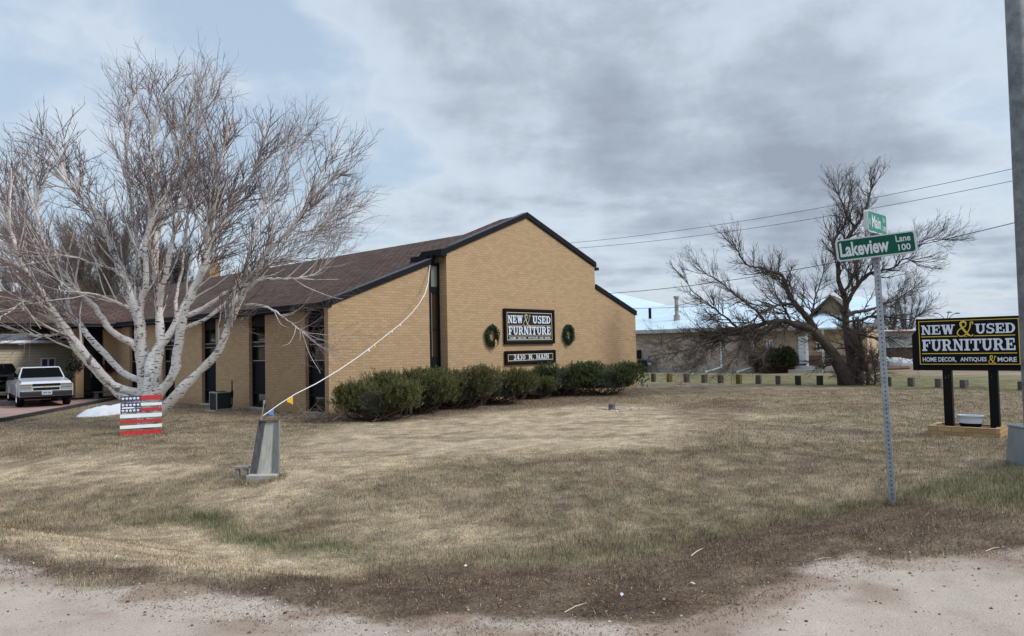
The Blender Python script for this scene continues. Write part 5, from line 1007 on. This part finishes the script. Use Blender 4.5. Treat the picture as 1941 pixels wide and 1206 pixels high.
def tree(name, label, cat, root, defs, y0, tm, cm, seed, sec_n, sec_len, outc, gp_=1., upk=.06, tstart=.35, minr=.0045, lens=(.45, .38), cnt=(9, 6), group=None, wob=.16, spread=.35, extra=None, cut=1., texp=1., sang=(.25, .8), cang=(.35, .85), bm=None, cst=.1, rs=1., droop=0):
    g = np.random.default_rng(seed); r = empty(name, root, 0, label, cat, group); L_ = limbs_px(defs, y0, 1, cut, texp, rs)
    if extra: L_ += extra
    o_ = np.array(root); N_ = 28; PP = []; RR = []; LL = []
    for P_, rr in L_:
        a_, b_, l_ = resample(P_, rr, N_); PP.append(a_); RR.append(b_); LL.append(l_)
    PP = np.array(PP); RR = np.array(RR); LL = np.array(LL)
    jit = g.normal(size=PP.shape)*np.clip(RR, 0, .03)[..., None]*.35; jit[:, 0] = 0
    V, Qf = tubes([(PP+jit-o_, RR*(1+.10*g.normal(size=RR.shape)))], 10); npmesh('trunk', V, Qf, tm, r, smooth=True)
    oc = np.array(outc); groups = []
    s0 = []
    for i in range(len(PP)):
        c = max(4, int(sec_n*LL[i])); s0.append(children(g, PP[i:i+1], RR[i:i+1], c, tstart if LL[i] > 2 else .15, 1., sang[0], sang[1], oc, spread))
    pos = np.concatenate([s[0] for s in s0]); D_ = np.concatenate([s[1] for s in s0]); pr_ = np.concatenate([s[2] for s in s0]); tq = np.concatenate([s[3] for s in s0])
    L1 = sec_len*g.uniform(.45, 1.15, len(pos))*(1-.35*np.clip(tq, 0, 1)); R1 = np.clip(pr_*.55, minr*1.6, .03)
    # limb ends fan out
    uu = np.stack([0*pos[:, 2], 0*pos[:, 2], np.clip((pos[:, 2]-3.1)/1.2, -1.0, 1)], -1)*upk if droop else np.array([0, 0, upk])
    A_, ra_ = grow(g, pos, D_, L1, R1, 7, wob, uu, .35); groups.append((A_, ra_))
    ends = PP[:, -1]; ed = PP[:, -1]-PP[:, -3]; ed /= np.linalg.norm(ed, axis=1)[:, None]; k_ = 5; E_, er = grow(g, np.repeat(ends, k_, 0), np.repeat(ed, k_, 0)+rnd_unit(g, k_*len(ends))*.35, np.full(k_*len(ends), sec_len*.9), np.repeat(RR[:, -1], k_)*.8, 7, wob, upk, .4); groups.append((E_, er))
    A_ = np.concatenate([A_, E_]); ra_ = np.concatenate([ra_, er])
    p2, d2, r2, t2, _ = children(g, A_, ra_, cnt[0], cst, 1., cang[0], cang[1], oc, .22); B_, rb_ = grow(g, p2, d2, sec_len*lens[0]*g.uniform(.4, 1.2, len(p2)), np.clip(r2*.6, minr, .012), 5, wob*1.1, upk*.7, .5); groups.append((B_, rb_))
    V, Qf = tubes(groups[:2], 5); n0 = len(V)
    if bm: npmesh('branches', V-o_, Qf, bm, r); V, Qf, n0 = V[:0], Qf[:0], 0
    p3, d3, r3, t3, _ = children(g, B_, rb_, cnt[1], .1, 1., .4, 1.0, oc, .15); C_, rc_ = grow(g, p3, d3, sec_len*lens[0]*lens[1]*g.uniform(.4, 1.2, len(p3)), np.clip(r3*.75, minr*.75, .008), 3, wob*1.3, upk*.5, .6)
    V2, Q2 = tubes([groups[2], (C_, rc_)], 3); V = np.concatenate([V, V2]); Qf = np.concatenate([Qf, Q2+n0]); npmesh('crown', V-o_, Qf, cm, r)
    return r, len(Qf)
y1 = 18.4; rootp = np.array([*(aty(277, 745, y1)[:2]), 0.]); rootp[2] = 0.
B = [
 ([(276,812),(276,775),(276,745),(272,712),(270,675),(268,640),(265,612),(258,592),(249,562),(240,535),(222,497),(204,452),(190,420),(170,388),(140,360),(120,335),(104,300),(90,250),(78,190)], 17, 2.2, 1.0, 0),
 ([(273,740),(269,700),(266,650),(264,612),(267,575),(275,548),(277,505),(274,462),(284,427),(291,392),(295,340),(292,290),(290,226),(284,160),(290,100)], 9.5, 1.8, -.6, .1),
 ([(270,640),(268,590),(267,545),(263,503),(258,451),(250,400),(243,330),(238,260),(243,190),(250,130)], 6, 1.5, 1.8, .3),
 ([(279,805),(285,760),(290,725),(297,690),(303,650),(302,610),(301,575),(296,520),(293,462),(299,420),(309,390),(328,330),(343,260),(352,190),(360,120)], 13, 2, .9, -.15),
 ([(301,580),(307,552),(314,520),(321,482),(330,441),(340,405),(356,340),(368,290),(374,250)], 6.5, 1.6, -1.6, 0),
 ([(278,770),(281,735),(284,700),(293,668),(312,645),(327,626),(337,600),(352,570),(372,535),(388,505),(405,460),(430,412),(448,375),(480,330),(510,290),(545,250),(575,215)], 11, 2, 1.8, -.3),
 ([(282,775),(296,748),(318,728),(331,703),(336,670),(341,640),(347,605),(357,577),(368,550),(380,520),(390,480),(397,430),(408,360),(422,290),(440,200),(447,150)], 12, 1.8, -1.8, -.4),
 ([(341,655),(336,620),(333,585),(335,555),(345,510),(352,450),(358,380),(368,300),(372,230)], 5, 1.5, 1.9, .1),
 ([(286,800),(306,782),(326,760),(346,735),(372,710),(400,682),(418,655),(431,625),(444,595),(455,568),(468,543),(482,518),(502,488),(530,455),(560,420),(595,370),(625,330)], 12, 2.2, -1.2, -.5),
 ([(431,620),(436,596),(445,567),(455,535),(466,505),(478,465),(495,410),(520,350),(545,300)], 6.5, 1.8, .8, -.7),
 ([(350,622),(370,613),(398,599),(418,584),(440,560),(466,533),(492,508),(520,480),(552,450),(590,435),(628,420)], 4.5, 1.4, 1.6, -.2),
 ([(355,598),(378,589),(400,576),(425,558),(448,545),(475,522),(500,505),(540,490),(590,455),(640,400)], 6, 1.4, .4, -.4),
 ([(468,545),(485,535),(505,529),(535,528),(568,527),(598,519),(612,508)], 3.6, 1.0, -2.0, -1.0),
 ([(462,577),(490,578),(512,585),(535,600),(556,615),(572,628)], 2.6, .8, -2.2, -1.0),
 ([(268,752),(245,741),(228,737),(208,724),(192,706),(172,683),(150,655),(130,627),(112,606),(96,580),(80,556),(60,525),(40,498),(20,440),(-5,380)], 11, 2.5, -1.5, 0),
 ([(266,768),(240,755),(220,740),(196,715),(170,690),(146,662),(126,634),(112,612),(104,585),(92,560),(75,528),(52,495),(30,450),(20,380),(10,300),(15,220)], 11.5, 2.2, 1.2, .3),
 ([(270,722),(250,716),(236,708),(216,690),(195,668),(172,643),(152,618),(136,598),(122,582),(112,568),(96,545),(82,520),(66,480),(50,420),(42,340),(35,260),(40,180)], 8, 2, 2.0, .2),
 ([(267,672),(256,655),(240,645),(222,636),(206,622),(192,602),(178,580),(160,566),(148,552),(128,532),(108,505),(86,470),(72,420),(60,350),(52,280),(48,200)], 8.5, 2, -.8, .1),
 ([(249,590),(236,580),(215,570),(195,562),(170,556),(140,552),(110,530)], 3.5, 1.2, -1.4, 0),
 ([(235,530),(215,512),(195,505),(170,497),(145,488),(120,484)], 3.4, 1.0, -1.2, .2),
 ([(112,634),(85,637),(60,635),(35,626),(12,620),(-10,614)], 3.0, 1.0, -1.5, .2),
 ([(110,613),(90,604),(70,594),(52,587),(45,583)], 3.0, .9, -1.4, .2),
 ([(84,562),(60,565),(40,574),(20,590),(2,600)], 3.0, 1.0, -2.0, -.6),
 ([(60,525),(30,505),(0,488),(-40,470)], 4, 2, -2.4, -1),
]
outc = aty(275, 700, y1+.3)
tr_, nq = tree('birch_tree', 'large bare white birch with many spreading limbs before the shop side wall', 'tree', rootp, B, y1, M['birch'], M['twig'], 11, 4.2, 1.7, outc, upk=.045, tstart=.36, cnt=(6, 4), cut=.83, rs=.86, texp=1.05, sang=(.3, 1.0), cang=(.35, 1.0), lens=(.52, .42), minr=.0024, wob=.13, bm=M['birch_fine'], cst=.3)
print('birch quads', nq)
y2 = 29.6; rt2 = np.array([*(aty(1608, 728, y2)[:2]), 0.])
T2 = [
 ([(1612,740),(1604,720),(1590,690),(1572,662),(1556,642),(1540,628),(1520,617),(1500,612),(1480,608),(1455,612),(1430,618),(1400,624),(1372,632),(1350,640)], 22, 2.5, -1.5, 0),
 ([(1618,738),(1616,700),(1612,668),(1606,640),(1602,610),(1604,585),(1600,560),(1590,535),(1588,505),(1592,480),(1603,455),(1625,425),(1640,400),(1648,370),(1655,345)], 16, 1.8, .6, .1),
 ([(1630,742),(1632,715),(1634,690),(1632,665),(1630,652)], 12, 8, .2, -.2),
 ([(1640,748),(1645,730),(1646,712),(1641,695),(1636,680)], 8, 5, -.5, -.4),
 ([(1650,750),(1656,735),(1660,718),(1658,705)], 6, 2, -.7, -.6),
 ([(1558,645),(1545,625),(1528,600),(1508,578),(1496,560),(1488,535),(1480,520),(1460,515),(1440,508),(1420,505),(1405,490),(1398,470)], 11, 1.6, -1.2, -.1),
 ([(1505,577),(1485,576),(1465,582),(1440,595),(1425,610),(1400,612),(1370,612)], 6, 1.4, -2., -.5),
 ([(1603,590),(1606,575),(1616,555),(1630,535),(1645,520),(1655,517),(1676,512),(1695,508),(1710,492),(1722,491),(1730,497)], 7, 1.4, -1, .1),
 ([(1604,600),(1620,592),(1645,588),(1668,580),(1695,570),(1715,558),(1730,548)], 6, 1.3, 1.2, .1),
 ([(1603,610),(1625,608),(1655,600),(1690,602),(1720,606),(1735,602)], 5, 1.2, -1.4, .1),
 ([(1600,556),(1612,535),(1622,510),(1632,480),(1640,455)], 5, 1.4, 1.4, .1),
 ([(1590,520),(1588,490),(1580,465),(1590,440),(1600,425),(1608,395),(1612,370)], 6, 1.4, 1.5, .3),
 ([(1620,430),(1608,415),(1600,395),(1590,370)], 3.5, 1.2, -.8, .4),
 ([(1534,612),(1540,590),(1545,565),(1552,545),(1560,520)], 4.5, 1.2, -.6, -.5),
 ([(1500,612),(1492,595),(1480,575),(1470,555),(1465,530)], 4.5, 1.2, .8, -.5),
 ([(1450,612),(1435,590),(1415,575),(1390,555),(1365,535),(1340,520)], 4.5, 1.1, -1., -.9),
 ([(1400,624),(1385,610),(1360,590),(1335,570),(1312,552),(1305,540)], 4, 1.0, -.6, -1.2),
 ([(1480,612),(1450,630),(1420,640),(1380,648),(1350,665),(1330,680)], 5, 1.0, -2.4, -.7),
 ([(1440,618),(1400,632),(1370,637),(1330,636),(1290,640),(1262,650)], 4.5, .9, -2.0, -.7),
 ([(1400,630),(1370,640),(1340,652),(1310,662),(1285,668),(1270,672)], 3.6, .9, -2.6, -1.4),
 ([(1350,655),(1335,672),(1325,690)], 3, .9, -2.6, -1.9),
 ([(1470,610),(1445,625),(1420,648),(1400,668),(1385,690)], 4, .9, -2.8, -.8),
 ([(1500,612),(1480,630),(1462,652),(1448,672)], 3.8, .9, -2.6, -.5),
 ([(1604,620),(1625,632),(1650,640),(1680,640),(1705,655),(1722,668)], 4.2, .9, -1.8, 0),
 ([(1735,470),(1750,462),(1765,455),(1785,453)], 1.8, .8, -1, 0),
 ([(1695,508),(1702,490),(1708,478),(1722,470),(1740,460)], 2.2, .9, -1, -.8),
]
outc2 = aty(1600, 640, y2)
tr2_, nq = tree('old_gnarled_tree', 'gnarled dark bare tree leaning left behind the bollards', 'tree', rt2, T2, y2, M['bark'], M['bark_twig'], 5, 6.2, 1.25, outc2, upk=.085, tstart=.14, minr=.0050, cnt=(8, 4), wob=.17, spread=.2, texp=1.6, rs=.66, sang=(.5, 1.2), cut=.86, droop=1)
# trees behind the shop roof and far away
def simple_tree(name, label, base, h, w_, seed, tm, cm, n1=26, minr=.02, cnt=(6, 4), group=None, lean=0., nst=5):
    g = np.random.default_rng(seed); defs = []; P_l = []
    for i in range(nst):
        a_ = g.uniform(0, 6.28); s = g.uniform(.2, 1)*w_*.32; b_ = np.array(base); P_ = [b_+np.array([0, 0, -.2]), b_+np.array([s*.15*math.cos(a_), s*.15*math.sin(a_), h*.2]), b_+np.array([s*.6*math.cos(a_), s*.6*math.sin(a_), h*.5]), b_+np.array([s*math.cos(a_)+lean, s*math.sin(a_), h*g.uniform(.75, .92)])]
        P_l.append(catmull(P_, [h*.018, h*.014, h*.009, h*.003]))
    return tree(name, label, 'tree', base, [], 1, tm, cm, seed, n1/h, h*.22, np.array(base)+np.array([0, 0, h*.25]), tstart=.25, minr=minr, cnt=cnt, extra=P_l, group=group, upk=.12, spread=.25)
bt = lambda px, d: tuple(aty(px, 690, d)*np.array([1, 1, 0]))
s_ = 62/F
simple_tree('background_tree', 'olive brown leafless tree rising behind the shop roof, left of two', bt(185, 60), 11.8, 7.5, 31, M['olive_twig'], M['olive_twig'], 60, .022, (9, 6), 'bare trees behind the shop roof', nst=9)
simple_tree('background_tree', 'dark bare bushy tree behind the shop roof, between olive tree and chimney', bt(305, 58), 9.8, 9, 32, M['dark_twig'], M['dark_twig'], 60, .02, (9, 6), 'bare trees behind the shop roof', nst=9)
simple_tree('background_tree', 'small bare tree low behind the roof beside the chimney', bt(430, 60), 7.6, 5, 35, M['dark_twig'], M['dark_twig'], 30, .016, (6, 4), 'bare trees behind the shop roof')
simple_tree('background_tree', 'bare tree behind the shop roof near the left picture edge', bt(60, 60), 9.0, 6, 36, M['dark_twig'], M['dark_twig'], 34, .018, (7, 4), 'bare trees behind the shop roof')
for k, (px, d, h_, lab) in enumerate(((1660, 150, 9.5, 'left'), (1690, 160, 11, 'middle'), (1718, 150, 10, 'right'))):
    simple_tree('distant_tree', 'hazy bare distant tree over the grey hall roof, %s one of three' % lab, bt(px, d), h_, 9, 50+k, M['dark_twig'], M['dark_twig'], 40, .045, (7, 4), 'distant trees beyond the grey hall')
# ---------------------------------------------------------------- shrubs
def shrub(base, rx, ry, h, seed, label, group, n=15000, name='shrub', cg=(.078, .092, .034), brown=.25, leaf=.062, boxy=.62, shag=1.):
    g = np.random.default_rng(seed); r = empty(name, base, 0, label, 'shrub', group)
    nb = int(n/26*1.9); d = rnd_unit(g, nb); d = np.sign(d)*np.abs(d)**boxy; d[:, 2] = np.abs(d[:, 2])*1.12-.28; q = g.uniform(.66, 1.0, nb)
    lump = 1+.07*np.sin(d[:, 0]*5+seed)+.07*np.sin(d[:, 1]*6+seed*2)+.05*shag*g.normal(size=nb)
    C_ = np.stack([d[:, 0]*rx*q*lump, d[:, 1]*ry*q*lump, h*.34+d[:, 2]*h*.62*q*lump], -1); C_[:, 2] = np.maximum(C_[:, 2], .03)
    dirs = d*.6+np.array([0, 0, .9])+g.normal(size=(nb, 3))*.22; dirs /= np.linalg.norm(dirs, axis=1)[:, None]
    tone = g.uniform(.45, 1.6, nb); lo = np.clip(1-C_[:, 2]/(h*.45), 0, 1); br = (g.random(nb) < brown*lo*1.6+.04)
    cb = np.array(cg)[None]*tone[:, None]; cb[br] = np.array([.13, .085, .05])*tone[br][:, None]*.8
    k = 26; t_ = g.random((nb, k)); L_ = .11*shag*g.uniform(.6, 1.4, nb)
    pos = C_[:, None]+dirs[:, None]*(t_*L_[:, None])[..., None]; nd = dirs[:, None]*.75+rnd_unit(g, nb*k).reshape(nb, k, 3)*.75; nd /= np.linalg.norm(nd, axis=2)[..., None]
    pos = pos.reshape(-1, 3); nd = nd.reshape(-1, 3); a_ = np.cross(nd, rnd_unit(g, len(nd))); a_ /= np.linalg.norm(a_, axis=1)[:, None]; s = (leaf*g.uniform(.6, 1.3, len(pos)))[:, None]
    V = np.stack([pos-a_*s*.09, pos+a_*s*.09, pos+nd*s], 1).reshape(-1, 3); T_ = np.arange(len(V)).reshape(-1, 3); cc = np.repeat(cb, k, 0)*g.uniform(.7, 1.4, (len(pos), 1)); cc = np.repeat(cc, 3, 0)
    npmesh('foliage', V, T_, M['foliage'], r, cc, k=3)
    m = MB(); nn, mm = 16, 8    # near-black shell: shade of the shrub's interior painted as its colour
    sp = rnd_unit(g, 60); st = []
    P0_ = np.stack([g.normal(size=60)*rx*.25, g.normal(size=60)*ry*.25, np.full(60, -.05)], -1); tgt = np.stack([sp[:, 0]*rx*.85, sp[:, 1]*ry*.85, h*(.35+.5*np.abs(sp[:, 2]))], -1)
    Pm = (P0_+tgt)/2+np.stack([sp[:, 0]*rx*.2, sp[:, 1]*ry*.2, np.full(60, -h*.08)], -1); S_ = np.stack([P0_, Pm, tgt], 1); V, Qf = tubes([(S_, np.full((60, 3), .010)*np.array([1.5, 1.1, .5]))], 4); npmesh('stems', V, Qf, mat('stem_brown', (.12, .085, .06), .9), r)
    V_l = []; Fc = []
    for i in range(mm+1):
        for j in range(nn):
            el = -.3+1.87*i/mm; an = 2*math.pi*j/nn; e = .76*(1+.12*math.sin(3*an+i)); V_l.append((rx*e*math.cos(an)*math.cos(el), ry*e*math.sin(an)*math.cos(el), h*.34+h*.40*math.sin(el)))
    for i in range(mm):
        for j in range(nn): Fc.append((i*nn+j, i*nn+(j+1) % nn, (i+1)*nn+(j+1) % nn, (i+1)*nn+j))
    m.add(V_l, Fc); m.build('shade_core', mat('shade_core', (.014, .015, .008), 1.0, var=.5, vscale=12), r); return r
SH = [((642, 745, 801, 720), 'low green juniper at the shop corner, leftmost and lowest of the hedge'), ((715, 835, 788, 699), 'green juniper second from the left of the hedge, before the tall window'), ((795, 915, 778, 692), 'broad green juniper third from the left of the hedge'), ((885, 992, 769, 687), 'full green juniper under the left half of the address sign'),
      ((968, 1042, 758, 706), 'thin low juniper with visible stems under the address sign'), ((1022, 1132, 753, 677), 'tall dense juniper right of the address sign'), ((1105, 1220, 751, 679), 'rightmost juniper of the hedge, with bare brown stems on its right side')]
for i, ((xl, xr, b_, t_), lab) in enumerate(SH):
    xm = (xl+xr)/2; f_ = gp(xm, b_); r_ = (xr-xl)/2*f_[1]/F; c_ = f_+np.array([(.30*r_ if i == 0 else -.28*r_ if i == 6 else 0), r_*.75, 0]); h_ = aty(xm, t_, c_[1])[2]
    shrub(c_, r_*(1.55 if i < 5 else 1.28), r_*1.05, h_*(1.0, 1.0, .99, .90, .88, .97, .97)[i], 60+i, lab, 'junipers along the gable wall', n=30000 if i != 4 else 17000, brown=.55 if i in (4, 6) else .3, boxy=.40 if i < 5 else .36, shag=1.25 if i < 5 else .8, cg=(.105, .110, .042) if i < 5 else (.080, .105, .040))
f_ = gp(1475, 708); r_ = 40*f_[1]/F; shrub(f_+np.array([0, r_*.6, 0]), r_, r_*.9, aty(1475, 655, f_[1]+r_)[2]*1.02, 80, 'rounded dark evergreen shrub before the tan house door', None, n=30000, name='evergreen_shrub', cg=(.030, .038, .012), brown=.05, leaf=.12)
# brush pile at the shop corner
g = np.random.default_rng(77); c_ = gp(585, 800); n = 260; P0_ = c_+np.stack([g.normal(size=n)*.65, g.normal(size=n)*.3+.15, g.uniform(.01, .12, n)], -1); D_ = g.normal(size=(n, 3)); D_[:, 2] = np.abs(D_[:, 2])*.25; D_ /= np.linalg.norm(D_, axis=1)[:, None]
A_, ra_ = grow(g, P0_, D_, g.uniform(.3, .9, n), g.uniform(.004, .009, n), 6, .25, -.03, .4); V, Qf = tubes([(A_, ra_)], 4); bpile = npmesh('brush_pile', V, Qf, mat('grey_brush', (.22, .17, .13), .9, var=.3)); struct(bpile, 'stuff'); tag(bpile, 'pile of cut grey brown twigs at the shop corner', 'brush')
for i, (px, py) in enumerate(((215, 800), (330, 800))):
    g = np.random.default_rng(90+i); c_ = gp(px, py); n = 14; P0_ = c_+np.stack([g.normal(size=n)*.25, g.normal(size=n)*.2, g.uniform(.01, .04, n)], -1); D_ = g.normal(size=(n, 3)); D_[:, 2] = np.abs(D_[:, 2])*.2; D_ /= np.linalg.norm(D_, axis=1)[:, None]
    A_, ra_ = grow(g, P0_, D_, g.uniform(.3, .8, n), g.uniform(.004, .008, n), 6, .25, -.02, .4); V, Qf = tubes([(A_, ra_)], 4); tag(npmesh('fallen_branch', V, Qf, mat('branch_grey', (.30, .25, .21), .9)), 'fallen grey twigs on the grass, %s of the pallet flag' % ('left' if i == 0 else 'right'), 'branch', 'fallen twigs by the birch')
q1, q2, q3, q4, q5 = gp(1692, 957), gp(495, 908), gp(268, 826), gp(1835, 828), gp(1966, 884)
tufts('grass_tufts', [(q1[0], q1[1], .07, 260), (q1[0]+.1, q1[1]+.05, .16, 160), (q2[0]+.02, q2[1]-.05, .30, 900), (q3[0], q3[1]+.05, .45, 500), (q4[0]-.1, q4[1]+.1, .62, 1100), (q5[0], q5[1], .3, 600)], 'longer uncut grass tufts round the bases of the sign post, wooden chute, pallet and planter')
print('done build')
